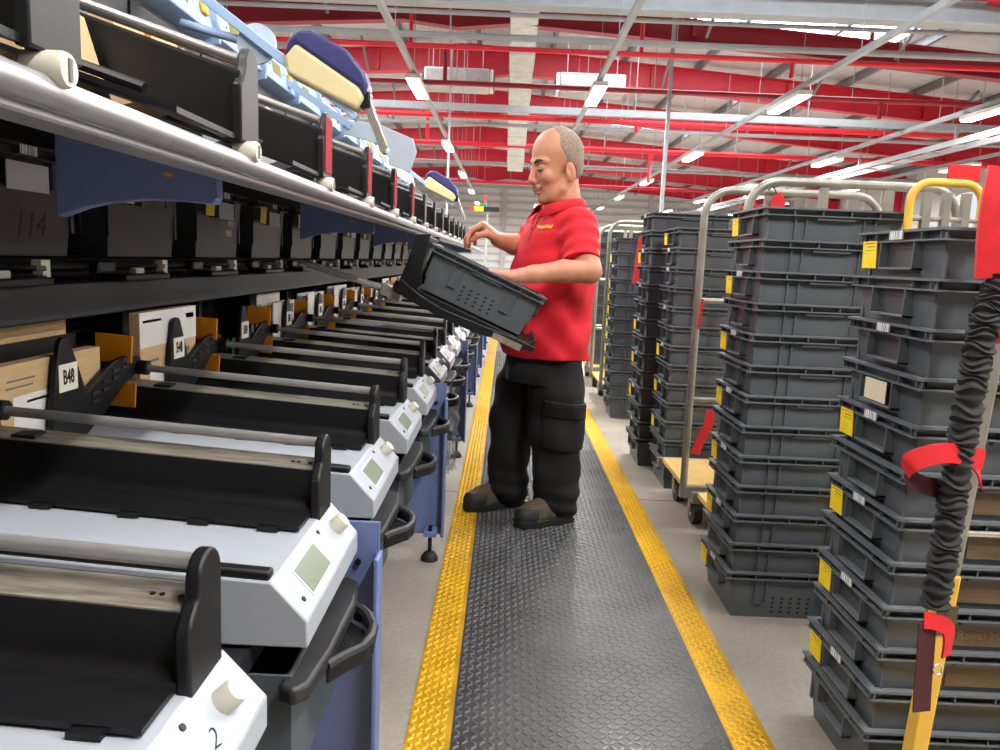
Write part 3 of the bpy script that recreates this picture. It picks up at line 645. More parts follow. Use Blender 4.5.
# ------------------------------------------------------------------ plastic crates
CL, CW, CH, NEST = .47, .37, .17, .101
def crate_proto(L_=CL, W_=CW, H_=CH, dark=False, slots=True, name='stacking_crate'):
    bm, rm = ('crate_dark', 'crate_dark') if dark else ('crate', 'crate_rim_lit')
    t = thing(name, 'x', 'crate')
    a, b = L_/2-.017, W_/2-.017; ta = .017; th = .004
    def rect(z, o=0.): # outer half sizes at height z (body tapers downwards)
        k = ta*(1-z/H_); return a-k-o, b-k-o
    def loop(z, o=0.): x, y = rect(z, o); return [(-x, -y, z), (x, -y, z), (x, y, z), (-x, y, z)]
    m = MB(); zt = H_-.004
    o0, o1, i1, i0 = loop(0), loop(zt), loop(zt, th), loop(.004, th)
    m.add(o0+o1+i1+i0, [(3, 2, 1, 0)]+[(i, (i+1) % 4, 4+(i+1) % 4, 4+i) for i in range(4)]+[(4+i, 4+(i+1) % 4, 8+(i+1) % 4, 8+i) for i in range(4)]+[(8+i, 8+(i+1) % 4, 12+(i+1) % 4, 12+i) for i in range(4)]+[(12, 13, 14, 15)])
    bd = m
    # rim: top flange, lower flange and the short webs between them
    m = MB()
    def ring(z0, z1, xo, yo, z):
        xi, yi = rect(z, .0005)
        m.box(-xo, xo, -yo, -yi, z0, z1); m.box(-xo, xo, yi, yo, z0, z1); m.box(-xo, -xi, -yi, yi, z0, z1); m.box(xi, xo, -yi, yi, z0, z1)
    ring(H_-.006, H_, L_/2, W_/2, H_); ring(H_-.026, H_-.0225, L_/2-.002, W_/2-.002, H_-.02)
    for x in np.linspace(-L_/2+.01, L_/2-.01, 6):
        for s_ in (-1, 1): m.box(x-.0015, x+.0015, *sorted((s_*(b-.003), s_*(W_/2-.003))), H_-.023, H_-.005)
    for y in (-W_/2+.012, -W_*.27, W_*.27, W_/2-.012):
        for s_ in (-1, 1): m.box(*sorted((s_*(a-.003), s_*(L_/2-.003))), y-.0015, y+.0015, H_-.023, H_-.005)
    m.build('rim', rm, t, smooth=False)
    # ribs of the long sides: pairs of uprights joined by a foot, and a finger ledge
    for s_ in (-1, 1):
        m = bd
        for x in (-a*.58, -a*.42, a*.42, a*.58):
            p = [(x-.002, x+.002)]
            lo, hi = rect(.045)[1], rect(H_-.025)[1]
            ys = lambda v: s_*v
            m.hexa([(x-.002, ys(lo-.001), .055), (x+.002, ys(lo-.001), .055), (x+.002, ys(lo+.008), .055), (x-.002, ys(lo+.008), .055)], [(x-.002, ys(hi-.001), H_-.025), (x+.002, ys(hi-.001), H_-.025), (x+.002, ys(hi+.008), H_-.025), (x-.002, ys(hi+.008), H_-.025)])
        for x in (-a*.5, a*.5):
            y0 = rect(.055)[1]; m.box(x-a*.08, x+a*.08, *sorted((ys(y0-.002), ys(y0+.008))), .052, .056)
        y0 = rect(H_-.03)[1]; m.box(-.06, .06, *sorted((ys(y0-.001), ys(y0+.012))), H_-.036, H_-.026)
        for x in (-a+.006, a-.010): m.box(x, x+.004, *sorted((ys(rect(.06)[1]-.003), ys(rect(.06)[1]+.009))), .05, H_-.025)
    bd.build('crate_body', bm, t, smooth=False)
    # hand-hold pockets on both short ends
    for s_ in (-1, 1):
        m = MB(); xo = rect(H_-.06)[0]; x0, x1 = sorted((s_*(xo-.004), s_*(L_/2-.003)))
        hw, z0, z1 = W_*.205, H_-.086, H_-.024
        m.box(x0, x1, -hw, hw, z0, z0+.005); m.box(x0, x1, -hw, -hw+.004, z0, z1); m.box(x0, x1, hw-.004, hw, z0, z1)
        h = m.build('hand_hold', rm, t, bevel=.0008)
        xa, xb = sorted((s_*(rect(H_-.05)[0]+.0003), s_*(rect(H_-.05)[0]+.0012)))
        MB().box(xa, xb, -hw+.005, hw-.005, z0+.006, z1-.004).build('pocket_panel', 'crate_dark', h)
    # yellow card in its clip and barcode strip on one end
    xo = L_/2-.004
    y0 = W_*.235
    m = MB(); m.hexa([(-xo-.001, y0, H_-.084), (-xo-.001, y0+.070, H_-.084), (-xo+.0005, y0+.070, H_-.084), (-xo+.0005, y0, H_-.084)], [(-xo-.004, y0, H_-.022), (-xo-.004, y0+.068, H_-.022), (-xo-.0025, y0+.068, H_-.022), (-xo-.0025, y0, H_-.022)])
    tg = m.build('yellow_card', 'tag_yellow', t)
    for k, (w_, zz) in enumerate(((.05, .062), (.036, .054), (.044, .046), (.026, .036))): MB().box(-xo-.0042+.0006*k, -xo-.0012, y0+.008, y0+.008+w_, H_-.022-.06+zz-.008, H_-.022-.06+zz-.0055).build('card_print', 'tag_print', tg)
    MB().box(-L_/2-.0012, -L_/2+.002, -.028, .03, H_-.021, H_-.003).build('barcode_label', 'barcode', t)
    if slots:
        for s_ in (-1, 1):
            m = MB()
            for i in range(5):
                for j in range(4):
                    x = -.062+.03*i; z = .02+.017*j; yy = rect(z)[1]
                    m.add([(x-.006, s_*(yy+.0006), z-.003), (x+.004, s_*(yy+.0006), z+.0), (x+.006, s_*(yy+.0006), z+.008), (x-.004, s_*(yy+.0006), z+.005), (x-.006, s_*(yy-.003), z-.003), (x+.004, s_*(yy-.003), z), (x+.006, s_*(yy-.003), z+.008), (x-.004, s_*(yy-.003), z+.005)], [(0, 1, 2, 3), (7, 6, 5, 4), (0, 4, 5, 1), (1, 5, 6, 2), (2, 6, 7, 3), (3, 7, 4, 0)])
            m.build('vent_slots', 'crate_slot', t, smooth=False)
    return t
cp = crate_proto()
CUSED = [False]
def crate(loc, rz, label, group, yellow=True, bar=True, slots=False, rot=None):
    skip = (() if yellow else ('yellow_card',))+(() if bar else ('barcode_label',))+(() if slots else ('vent_slots',))
    t = copy_tree(cp, None, skip)
    t.location = loc; t.rotation_euler = rot if rot else (0, 0, rz); t['label'] = label; t['group'] = group
    return t
STK = {}
def stack(fx, y0, n, where, lean=(0., 0.), yaw=0., tagged=None, bars=None, z0=0.):
    cs = []
    for i in range(n):            # i counts from the top
        lv = n-1-i; z = z0+NEST*lv
        flip = i % 2 == 1
        yl = (tagged is None and not flip) or (tagged is not None and i in tagged)
        br = (bars is None and not flip) or (bars is not None and i in bars)
        nm = 'topmost' if i == 0 else ('bottom' if i == n-1 else ORD[i]+' from top')
        lab = 'grey crate %s, %s of the %s' % ('with yellow card' if yl else ('with barcode only' if br else 'without card'), nm, where)
        jx, jy = random.uniform(-.003, .003), random.uniform(-.003, .003)
        c = crate((fx+CL/2+lean[0]*lv/(n-1)+jx, y0+CW/2+lean[1]*lv/(n-1)+jy, z), yaw+(math.pi if flip and not (yl or br) else 0), lab, 'crates of the '+where, yl, br, slots=(i == n-1))
        cs.append(c)
    return cs
S1 = stack(.845, 1.615, 12, 'stack nearest the viewer', (.0, -.06), tagged=(0, 4, 6, 8, 10), bars=(0, 2, 4, 6, 8, 10))
S2 = stack(.79, 2.515, 13, 'free stack beside the mat', (.01, 0), tagged=(0, 2, 4, 6, 8, 10, 12), bars=(2, 4, 6, 8, 10, 12))
S3 = stack(.862, 4.04, 13, 'stack behind the trolley post', (-.0, 0), tagged=(0, 6, 8, 10), bars=(1, 2, 4, 6, 8))
S4 = stack(.80, 4.50, 14, 'tallest stack, fourth along', (.0, .0), tagged=(2, 6, 8, 10))
S5 = stack(.82, 5.93, 13, 'stack before the hooped trolley', (.0, 0), tagged=(1, 3, 4, 5, 6, 7, 8, 9, 10))
S6 = stack(.83, 7.55, 12, 'farthest stack', (0, 0), z0=.206)
S7 = stack(1.34, 4.05, 13, 'right-hand stack behind the post', (0, 0))
S8 = stack(1.30, 4.52, 13, 'right-hand stack beside the tallest', (0, 0))
# a white paper slip in the pocket of the fourth crate, brown panels and lettering on the near long sides
pp = MB().box(-CL/2+.004, -CL/2+.0055, -.05, .05, CH-.078, CH-.03).build('paper_slip', 'paper_cream', S1[3])
if abs(S1[3].rotation_euler.z) > 1: pp.location = (0, 0, 0); S1[3].rotation_euler.z = 0
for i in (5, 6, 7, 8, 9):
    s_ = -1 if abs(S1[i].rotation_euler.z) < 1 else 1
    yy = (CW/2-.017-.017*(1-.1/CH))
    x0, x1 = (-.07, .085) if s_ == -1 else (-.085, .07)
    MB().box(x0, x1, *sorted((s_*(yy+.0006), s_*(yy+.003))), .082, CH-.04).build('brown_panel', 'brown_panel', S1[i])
    if i in (8,):
        tx = text_mesh('moulded_lettering', 'Royal Mail', .028, 'brown_print', S1[i], .0006)
        tx.matrix_local = Matrix.Translation((.0, s_*(yy+.0035), .106)) @ (Matrix.Rotation(math.pi/2, 4, 'X') if s_ == -1 else Matrix.Rotation(math.pi, 4, 'Z') @ Matrix.Rotation(math.pi/2, 4, 'X'))
# crates hung in the middle tier of the machine, short ends towards the aisle
bp_ = crate_proto(.40, .43, .215, dark=True, slots=False, name='tier_crate')
TIER = []
for k in range(12):
    t = bp_ if k == 0 else copy_tree(bp_, None, ('barcode_label',) if k % 3 == 1 else ())
    t.location = (-.94-.20+.004, 1.55+P*k, 1.148); t.rotation_euler = (0, 0, math.pi)
    t['label'] = 'black crate in the dark middle shelf, %s from the viewer' % ORD[k]
    t['group'] = 'black crates on the middle shelf'
    TIER.append(t)
for k, t in enumerate(TIER):
    MB().box(-.2035, -.2015, -.06, .075, .125, .178).build('pocket_opening', 'console_side' if k % 3 == 0 else 'paper_grey' if k % 3 == 2 else 'brown_panel', t)
    if k == 0:
        tx = text_mesh('handwritten_number', '114', .07, 'ink', t, .0003, shear=.25)
        tx.matrix_local = Matrix.Translation((-.1965, .0, .06)) @ Matrix(((0, 0, -1, 0), (-1, 0, 0, 0), (0, 1, 0, 0), (0, 0, 0, 1)))
    if k == 2:
        MB().box(-.1985, -.196, -.05, .0, .07, .09).build('sticker', 'paper_cream', t); MB().box(-.1985, -.196, -.07, -.02, .105, .122).build('sticker', 'paper_grey', t)

# ------------------------------------------------------------------ the crate on the pull-out chute in front of the man
ang = math.radians(23.3); ca, sa = math.cos(ang), math.sin(ang)
# local frame: u along the slope (down towards the aisle), h perpendicular
org = Vector((-.128, 3.085, .981))           # middle of the crate floor
cc = crate(org, 0, 'dark grey crate tilted on the chute in front of the man', 'crates in use', False, False, True, rot=(0, ang, 0))
cc.name = 'stacking_crate'
del cc['group']
ch = thing('tilting_chute', 'black tilting chute with chrome rails carrying the crate', 'chute', org, (0, ang, 0))
MB().prism([(-.30, -.045), (.20, -.045), (.262, -.03), (.268, .012), (.255, .012), (.25, -.004), (.235, -.008), (-.30, -.008)], 1, -.185, .175).build('chute_bed', 'black_plastic', ch, bevel=.004)
pts = [(-.285, -.03), (-.225, -.03), (-.205, .02), (-.222, .06), (-.236, .10), (-.245, .165), (-.252, .198), (-.298, .175), (-.288, .08)]
for y in (-.205, .185): MB().prism(pts, 1, y, y+.010).build('side_cheek', 'black_plastic', ch, bevel=.003)
MB().box(-.262, -.248, -.195, .185, -.008, .185).build('back_stop', 'black_plastic', ch, bevel=.003)
pts = [(-.29, -.05), (-.10, -.062), (.05, -.058), (.16, -.04), (.27, -.032), (.275, -.012), (.20, -.010), (.05, -.022), (-.10, -.03), (-.20, -.018), (-.285, .004)]
MB().prism(pts, 1, -.21, -.187).build('side_beam', 'black_plastic', ch, bevel=.003)
MB().box(.11, .225, -.213, -.209, -.048, -.024).build('steel_strip', 'ledge_steel', ch)
for y in (-.14, -.09): MB().cyl((-.26, y, -.055), (-.66, y, -.11), .011, n=12).build('chute_rail', 'chrome', ch)
MB().box(-.34, -.26, -.17, -.06, -.085, -.04).build('rail_clamp', 'chrome', ch, bevel=.004)
# letters lying in the crate
for k in range(3):
    o = MB().box(-.003, .003, -.11, .11, 0, .13).build('envelope', 'paper_white', None, smooth=False)
    p = org+Vector((ca*(.17+.016*k)+sa*.02, 0, -sa*(.17+.016*k)+ca*.02)); o.location = p; o.rotation_euler = (0, ang-.12+.06*k, 0)
    tag(o, 'white letter standing in the tilted crate, %s from its low end' % ['third', 'second', 'first'][k], 'letter', 'letters in the tilted crate')

# ------------------------------------------------------------------ trolleys
def trolley(name, label, x0, x1, y0, y1, top, m_post='galv', m_deck='wood_deck', deckz=.18, ends=(1, 1), lean=0., rz=0.):
    t = thing(name, label, 'trolley', ((x0+x1)/2, (y0+y1)/2, 0), (0, lean, rz)); O = ((x0+x1)/2, (y0+y1)/2, 0)
    MB().box(x0+.02, x1-.02, y0+.03, y1-.03, deckz, deckz+.025).build('deck', m_deck, t, O, bevel=.004)
    b = MB(); b.box(x0, x1, y0, y0+.03, deckz-.03, deckz+.02); b.box(x0, x1, y1-.03, y1, deckz-.03, deckz+.02); b.build('deck_frame', m_post, t, O)
    for x in (x0+.1, x1-.1):
        for y in (y0+.1, y1-.1):
            wv = MB().cyl((x-.02, y, .065), (x+.02, y, .065), .064, n=20).build('wheel', 'rubber', t, O)
            MB().cyl((x-.024, y, .065), (x+.024, y, .065), .03, n=14).build('hub', 'galv', wv, O)
            f_ = MB(); f_.box(x-.032, x-.026, y-.02, y+.02, .06, deckz-.03); f_.box(x+.026, x+.032, y-.02, y+.02, .06, deckz-.03); f_.box(x-.04, x+.04, y-.03, y+.03, deckz-.034, deckz-.028); f_.build('fork', 'galv', wv, O)
    for y, on in ((y0+.015, ends[0]), (y1-.015, ends[1])):
        if not on: continue
        R = .11
        path = [(x0+.015, y, deckz)]+[(x0+.015, y, z) for z in np.linspace(deckz+.2, top-R, 4)]
        path += [(u, y, v) for u, v in arc(x0+.015+R, top-R, R, 180, 90, 7)[1:]]+[(u, y, v) for u, v in arc(x1-.015-R, top-R, R, 90, 0, 7)]
        path += [(x1-.015, y, z) for z in np.linspace(top-R-.1, deckz, 4)]
        MB().tube(path, .0165, 12).build('hoop', m_post, t, O)
        for z in (deckz+.42, deckz+.86): MB().cyl((x0+.015, y, z), (x1-.015, y, z), .012, n=10).build('cross_bar', m_post, t, O)
        for x in (x0+(x1-x0)*.36, x0+(x1-x0)*.66): MB().box(x-.016, x+.016, y-.008, y+.008, deckz+.02, top-.01).build('upright', m_post, t, O)
    return t
TA = trolley('hoop_trolley', 'galvanised hoop-ended trolley with a pale wooden deck behind the free stack', .828, 1.61, 3.42, 3.97, 1.515, ends=(1, 0))
TB = trolley('hoop_trolley', 'galvanised hoop trolley directly behind the free stack of crates', .862, 1.66, 2.92, 3.36, 1.505, ends=(1, 0))
TC = trolley('hoop_trolley', 'grey hoop trolley wrapped around the crates near the man', .80, 1.62, 6.35, 7.1, 1.52, ends=(1, 1))
TD = trolley('hoop_trolley', 'far hoop trolley whose pale deck shows by the yellow strip', .80, 1.62, 7.4, 8.3, 1.52, ends=(1, 1))
# yellow hoop trolley behind the near stack
TE = thing('yellow_trolley', 'trolley with a small yellow hoop handle behind the nearest stack', 'trolley', (1.40, 2.27, 0))
MB().box(-.13, .24, -.22, .22, .15, .18).build('deck', 'wood_deck', TE)
MB().tube([(-.17, .19, .18), (-.17, .19, 1.0), (-.17, .19, 1.40)]+[(u, .19, v) for u, v in arc(-.11, 1.41, .06, 180, 90, 6)]+[(u, .19, v) for u, v in arc(-.01, 1.41, .06, 90, 0, 6)]+[(.05, .19, 1.40), (.05, .19, 1.0), (.05, .19, .18)], .0125, 12).build('hoop', 'trolley_yellow', TE)
for x in (-.12, -.06, .0): MB().box(x-.012, x+.012, .18, .20, .18, 1.44).build('upright', 'galv', TE)
MB().cyl((-.17, .19, 1.36), (.05, .19, 1.36), .008).build('cross_bar', 'galv', TE)
for x in (-.09, .20):
    for y in (-.17, .17):
        wv = MB().cyl((x-.02, y, .065), (x+.02, y, .065), .064, n=18).build('wheel', 'rubber', TE); MB().box(x-.03, x+.03, y-.03, y+.03, .13, .15).build('fork', 'galv', wv)
sd = tag(MB().cyl((1.78, 3.1, 1.46), (1.78, 3.12, 1.46), .055, n=24).build('round_plate', 'pale_plate'), 'pale round plate seen through the yellow hoop', 'plate')
MB().cyl((1.78, 3.12, 1.40), (1.78, 3.12, .0), .012).build('plate_stand', 'galv', sd)
for (x, y, z, lab) in ((1.135, 3.40, 1.46, 'red plastic tag hanging from the hoop behind the free stack'), (1.03, 3.43, 1.43, 'second red tag half hidden behind the free stack')):
    tgo = thing('red_tag', lab, 'tag', (x, y, z)); MB().prism([(-.035, -.045), (.028, -.045), (.04, .02), (.01, .055), (-.02, .03)], 1, -.004, .004).build('tag_plate', 'strap_red', tgo, bevel=.002)
    MB().tube([(0, 0, .04), (-.02, 0, .08), (-.04, 0, .06)], .003, 6).build('tie', 'rubber', tgo)
rt = thing('red_tag', 'red flat tag above the yellow hoop handle', 'tag', (1.40, 2.49, 1.50)); MB().box(-.05, .05, -.004, .004, -.02, .03).build('tag_plate', 'strap_red', rt, bevel=.002)
# hanging red straps between stacks
def strap(name, path, wdt, m, label, axis=Vector((0, 1, 0)), th=.0022, parent=None):
    ct = [Vector(p) for p in path]; pts = []; vs = []; b = MB()
    for i in range(len(ct)-1):
        p0, p1, p2, p3_ = ct[max(i-1, 0)], ct[i], ct[i+1], ct[min(i+2, len(ct)-1)]
        for f_ in (0, .2, .4, .6, .8): pts.append(.5*((2*p1)+(p2-p0)*f_+(2*p0-5*p1+4*p2-p3_)*f_*f_+(3*p1-p0-3*p2+p3_)*f_**3))
    pts.append(ct[-1])
    for i, p in enumerate(pts):
        t_ = (pts[min(i+1, len(pts)-1)]-pts[max(i-1, 0)]).normalized(); s_ = (axis-t_*axis.dot(t_)).normalized(); n_ = t_.cross(s_)
        vs += [p-s_*wdt/2-n_*th, p+s_*wdt/2-n_*th, p+s_*wdt/2+n_*th, p-s_*wdt/2+n_*th]
    k = len(pts); fs = [(3, 2, 1, 0), tuple(range(4*k-4, 4*k))]
    for i in range(k-1):
        for j in range(4): fs.append((4*i+j, 4*i+(j+1) % 4, 4*i+4+(j+1) % 4, 4*i+4+j))
    b.add(vs, fs); o = b.build(name, m, parent)
    return tag(o, label, 'strap') if label else o
strap('red_strap', [(.93, 3.405, .56), (.925, 3.40, .50), (.905, 3.398, .45), (.885, 3.398, .40), (.875, 3.40, .36)], .045, 'strap_red', 'red strap dangling by the grey trolley post', Vector((1, .2, 0)))
strap('red_strap', [(.855, 3.40, 1.05), (.85, 3.40, .98), (.846, 3.40, .92)], .03, 'strap_red', 'short red strap end beside the mid bar of the trolley')
strap('strap_tail', [(-0.26, -1.125, 1.4), (-0.27, -1.125, 1.3), (-0.28, -1.125, 1.18), (-0.29, -1.125, 1.05)], .05, 'strap_red', None, Vector((1, .3, 0)), .0022, TC)
strap('strap_tail', [(-0.22, -1.175, 0.35), (-0.25, -1.175, 0.28), (-0.23, -1.175, 0.18)], .06, 'strap_red', None, Vector((1, .3, 0)), .0022, TC)
strap('strap_tail', [(-0.28, -1.225, 0.7), (-0.25, -1.225, 0.64), (-0.26, -1.225, 0.58)], .05, 'strap_red', None, Vector((1, .3, 0)), .0022, TC)

# ------------------------------------------------------------------ near trolley post with ruched sleeve and red straps
np_ = thing('post_trolley', 'trolley with a yellow post in front of the nearest stack', 'trolley', (.85, 1.44, 0))
LX, LY2 = .063, 0.
b = MB(); b.bar((0, 0, .14), (LX*.42, LY2, .62), .034, .034); b.build('lower_post', 'trolley_yellow', np_, bevel=.004)
b = MB(); b.bar((LX*.42, LY2, .62), (LX*1.3, LY2, 1.56), .030, .030); b.build('upper_post', 'galv', np_, bevel=.004)
b = MB(); b.bar((LX*.36-.001, 0, .50), (LX*.42-.001, 0, .56), .038, .038); b.build('tape_band', 'brown_panel', np_)
MB().box(-.03, .80, -.03, .06, .10, .14).build('deck_frame', 'trolley_yellow', np_)
MB().box(0, .78, .06, .68, .10, .13).build('deck', 'wood_deck', np_) if False else None
MB().cyl((.05, .0, .70), (.79, .0, .70), .006, n=10).build('cross_bar', 'chrome', np_)
b = MB(); b.bar((.79, 0, .14), (.81, 0, 1.56), .030, .030); b.build('far_post', 'galv', np_)
MB().cyl((LX*1.3, 0, 1.55), (.81, 0, 1.55), .015).build('top_bar', 'galv', np_)
for x in (.05, .72):
    wv = MB().cyl((x-.02, .0, .05), (x+.02, .0, .05), .05, n=18).build('wheel', 'rubber', np_); MB().box(x-.03, x+.03, -.03, .03, .085, .10).build('fork', 'galv', wv)
# ruched elastic sleeve: a tube with many folds
sl = thing('ruched_sleeve', 'black ruched elastic sleeve hanging in front of the yellow post', 'strap sleeve', (.85, 1.40, .60))
ctrl = [(-.022, -.010, -.03), (-.018, -.012, .08), (-.016, -.013, .18), (-.013, -.014, .30), (-.008, -.015, .42), (.0, -.012, .50), (.014, -.006, .55), (.032, .0, .58)]
cp3 = [Vector(c) for c in ctrl]; path = []; rad = []
tt = np.linspace(0, len(cp3)-1, 260)
for i, u in enumerate(tt):
    j = min(int(u), len(cp3)-2); f_ = u-j
    p0, p1, p2, p3_ = cp3[max(j-1, 0)], cp3[j], cp3[j+1], cp3[min(j+2, len(cp3)-1)]
    p = .5*((2*p1)+(p2-p0)*f_+(2*p0-5*p1+4*p2-p3_)*f_*f_+(3*p1-p0-3*p2+p3_)*f_**3)
    path.append(p); rad.append(.0240+.0024*math.sin(i*1.35+1.6*math.sin(i*.17))+.0016*math.sin(i*.47))
rb = MB(); rb.tube(path, rad, 18)
for i in range(len(path)):
    for j in range(18):
        x, y, z = rb.v[i*18+j]; a_ = 2*math.pi*j/18
        rb.v[i*18+j] = (x, y, z+.0042*math.sin(2*a_+.31*i)+.003*math.sin(3*a_-.17*i))
rb.build('ruched_fabric', 'sleeve_black', sl)
strap('upper_strap', [(.012, -.004, .585), (.006, -.004, .66), (.006, -.004, .72), (.012, .0, .775)], .062, 'strap_red', None, Vector((1, -.25, 0)), .006, sl)
strap('strap_fold', [(.034, -.004, .54), (.036, -.006, .50), (.040, -.004, .47)], .03, 'strap_red', None, Vector((1, -.25, 0)), .003, sl)
lpz = [(.02, -.03, .262), (-.035, -.032, .272), (-.075, -.034, .268), (-.108, -.03, .252), (-.112, -.02, .232), (-.085, -.008, .210), (-.04, .004, .196), (.0, .012, .188)]
strap('loop_strap', lpz[:5], .036, 'strap_red', None, Vector((0, .2, 1)), .0015, sl)
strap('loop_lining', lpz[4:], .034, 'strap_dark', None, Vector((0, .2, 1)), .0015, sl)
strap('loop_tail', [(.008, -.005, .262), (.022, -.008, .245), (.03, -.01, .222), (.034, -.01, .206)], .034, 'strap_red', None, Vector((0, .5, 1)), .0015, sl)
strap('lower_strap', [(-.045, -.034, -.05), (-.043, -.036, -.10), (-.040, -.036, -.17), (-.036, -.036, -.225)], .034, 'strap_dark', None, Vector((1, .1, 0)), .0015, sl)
strap('lower_fold', [(-.052, -.034, -.045), (-.025, -.036, -.048), (-.004, -.034, -.065), (-.002, -.032, -.115)], .030, 'strap_red', None, Vector((.5, .3, 1)), .002, sl)
MB().tube([(-.018+.008*math.cos(a_), -.040, -.138+.010*math.sin(a_)) for a_ in np.linspace(0, 2*math.pi, 13)[:-1]], .0022, 6, closed=True).build('snap_ring', 'chrome', sl)
# crumpled film hanging at the machine and lying by the trolley
def film(name, label, loc, sx, sz, seed, rot):
    rn = random.Random(seed); n = 9; vs = []; fs = []
    for j in range(n+1):
        for i in range(n+1): vs.append(((i/n-.5)*sx*(1-.35*j/n)+rn.uniform(-.012, .012), rn.uniform(-.03, .03), -j/n*sz))
    for j in range(n):
        for i in range(n): fs.append((j*(n+1)+i, j*(n+1)+i+1, (j+1)*(n+1)+i+1, (j+1)*(n+1)+i))
    o = MB().add(vs, fs).build(name, 'film'); md = o.modifiers.new('thick', 'SOLIDIFY'); md.thickness = .002
    o.location = loc; o.rotation_euler = rot; return tag(o, label, 'plastic film')
film('plastic_film', 'crumpled clear plastic film hanging from the machine frame by the mat', (-.235, 3.55, .55), .16, .36, 3, (0, 0, 1.2))
film('plastic_film', 'crumpled clear plastic film on the floor under the yellow post', (1.05, 1.36, .055), .30, .16, 5, (1.45, 0, 0))
# ------------------------------------------------------------------ the man: implicit surfaces meshed on a grid
class Field:
    def __init__(s, lo, hi, h):
        s.h = h; s.lo = np.array(lo, float); n = np.ceil((np.array(hi)-s.lo)/h).astype(int)+1
        s.ax = [s.lo[i]+h*np.arange(n[i]) for i in range(3)]; s.v = np.full(tuple(n), .5, np.float32)
    def sub(s, c0, c1, pad):
        return tuple(slice(max(0, int((c0[i]-pad-s.lo[i])/s.h)), max(1, min(s.v.shape[i], int((c1[i]+pad-s.lo[i])/s.h)+2))) for i in range(3))
    def grid(s, sl): return np.meshgrid(*[s.ax[i][sl[i]].astype(np.float32) for i in range(3)], indexing='ij')
    def add(s, fn, c0, c1, k=.02):
        sl = s.sub(np.minimum(c0, c1), np.maximum(c0, c1), k+.03); d = fn(*s.grid(sl)); a = s.v[sl]
        if k <= 0: s.v[sl] = np.minimum(a, d); return
        t = np.clip(.5+.5*(a-d)/k, 0, 1); s.v[sl] = a*(1-t)+d*t-k*t*(1-t)
    def cut(s, fn, c0, c1, k=.01):
        sl = s.sub(np.minimum(c0, c1), np.maximum(c0, c1), k+.02); d = -fn(*s.grid(sl)); a = s.v[sl]
        t = np.clip(.5-.5*(a-d)/k, 0, 1); s.v[sl] = a*(1-t)+d*t+k*t*(1-t)
    def cone(s, a, b, ra, rb, k=.02):
        a, b = np.array(a, float), np.array(b, float); ab = b-a; L2 = ab@ab
        def fn(X, Y, Z):
            t = np.clip(((X-a[0])*ab[0]+(Y-a[1])*ab[1]+(Z-a[2])*ab[2])/L2, 0, 1)
            return np.sqrt((X-a[0]-t*ab[0])**2+(Y-a[1]-t*ab[1])**2+(Z-a[2]-t*ab[2])**2)-(ra+(rb-ra)*t)
        r_ = max(ra, rb); s.add(fn, np.minimum(a, b)-r_, np.maximum(a, b)+r_, k)
    def chain(s, pts, rs, k=.02):
        for i in range(len(pts)-1): s.cone(pts[i], pts[i+1], rs[i], rs[i+1], k)
    def mesh(s, name, m, parent, smooth=2):
        v = s.v; ins = v < 0; n = np.array(v.shape)-1
        C = [(0, 0, 0), (1, 0, 0), (0, 1, 0), (1, 1, 0), (0, 0, 1), (1, 0, 1), (0, 1, 1), (1, 1, 1)]
        cs = lambda A, c: A[c[0]:c[0]+n[0], c[1]:c[1]+n[1], c[2]:c[2]+n[2]]
        cnt = sum(cs(ins, c).astype(np.int8) for c in C); act = (cnt > 0) & (cnt < 8)
        idx = np.argwhere(act); ids = np.full(tuple(n), -1, np.int32); ids[act] = np.arange(len(idx))
        val = np.stack([cs(v, c)[act] for c in C], 1); Cp = np.array(C, float)
        acc = np.zeros((len(idx), 3)); num = np.zeros(len(idx))
        for e0, e1 in ((0, 1), (2, 3), (4, 5), (6, 7), (0, 2), (1, 3), (4, 6), (5, 7), (0, 4), (1, 5), (2, 6), (3, 7)):
            a, b = val[:, e0], val[:, e1]; q = (a < 0) != (b < 0); t = np.where(q, a/np.where(q, a-b, 1), 0)
            acc += q[:, None]*(Cp[e0]+t[:, None]*(Cp[e1]-Cp[e0])); num += q
        P_ = s.lo+(idx+acc/num[:, None])*s.h
        faces = []
        for ax in range(3):
            o = [i for i in range(3) if i != ax]
            a = [slice(1, -1)]*3; b = [slice(1, -1)]*3; a[ax] = slice(0, -1); b[ax] = slice(1, None)
            A, B = ins[tuple(a)], ins[tuple(b)]; q = np.argwhere(A != B); flip = A[A != B]
            base = q.copy(); base[:, o[0]] += 1; base[:, o[1]] += 1
            def cell(d0, d1):
                c = base.copy(); c[:, o[0]] -= d0; c[:, o[1]] -= d1; return ids[c[:, 0], c[:, 1], c[:, 2]]
            f_ = np.stack([cell(1, 1), cell(0, 1), cell(0, 0), cell(1, 0)], 1)
            if ax == 1: f_ = f_[:, ::-1]
            f_[~flip] = f_[~flip][:, ::-1]; faces.append(f_)
        Fq = np.concatenate(faces); Fq = Fq[(Fq >= 0).all(1)]
        for _ in range(smooth):
            sm = np.zeros_like(P_); ct = np.zeros(len(P_))
            for i in range(4):
                a, b = Fq[:, i], Fq[:, (i+1) % 4]; np.add.at(sm, a, P_[b]); np.add.at(ct, a, 1)
            P_ = .5*P_+.5*sm/np.maximum(ct, 1)[:, None]
        me = bpy.data.meshes.new(name); me.from_pydata(P_.tolist(), [], Fq.tolist()); me.materials.append(MATS[m]); me.shade_smooth()
        o = bpy.data.objects.new(name, me); COL.objects.link(o); o.parent = parent; o.location = tuple(-c for c in parent.location); return o
V3 = lambda *a: np.array(a, float)
man = thing('person', 'man in red polo shirt and black work trousers sorting mail into a tilted crate', 'person', (.18, 3.5, .0145))
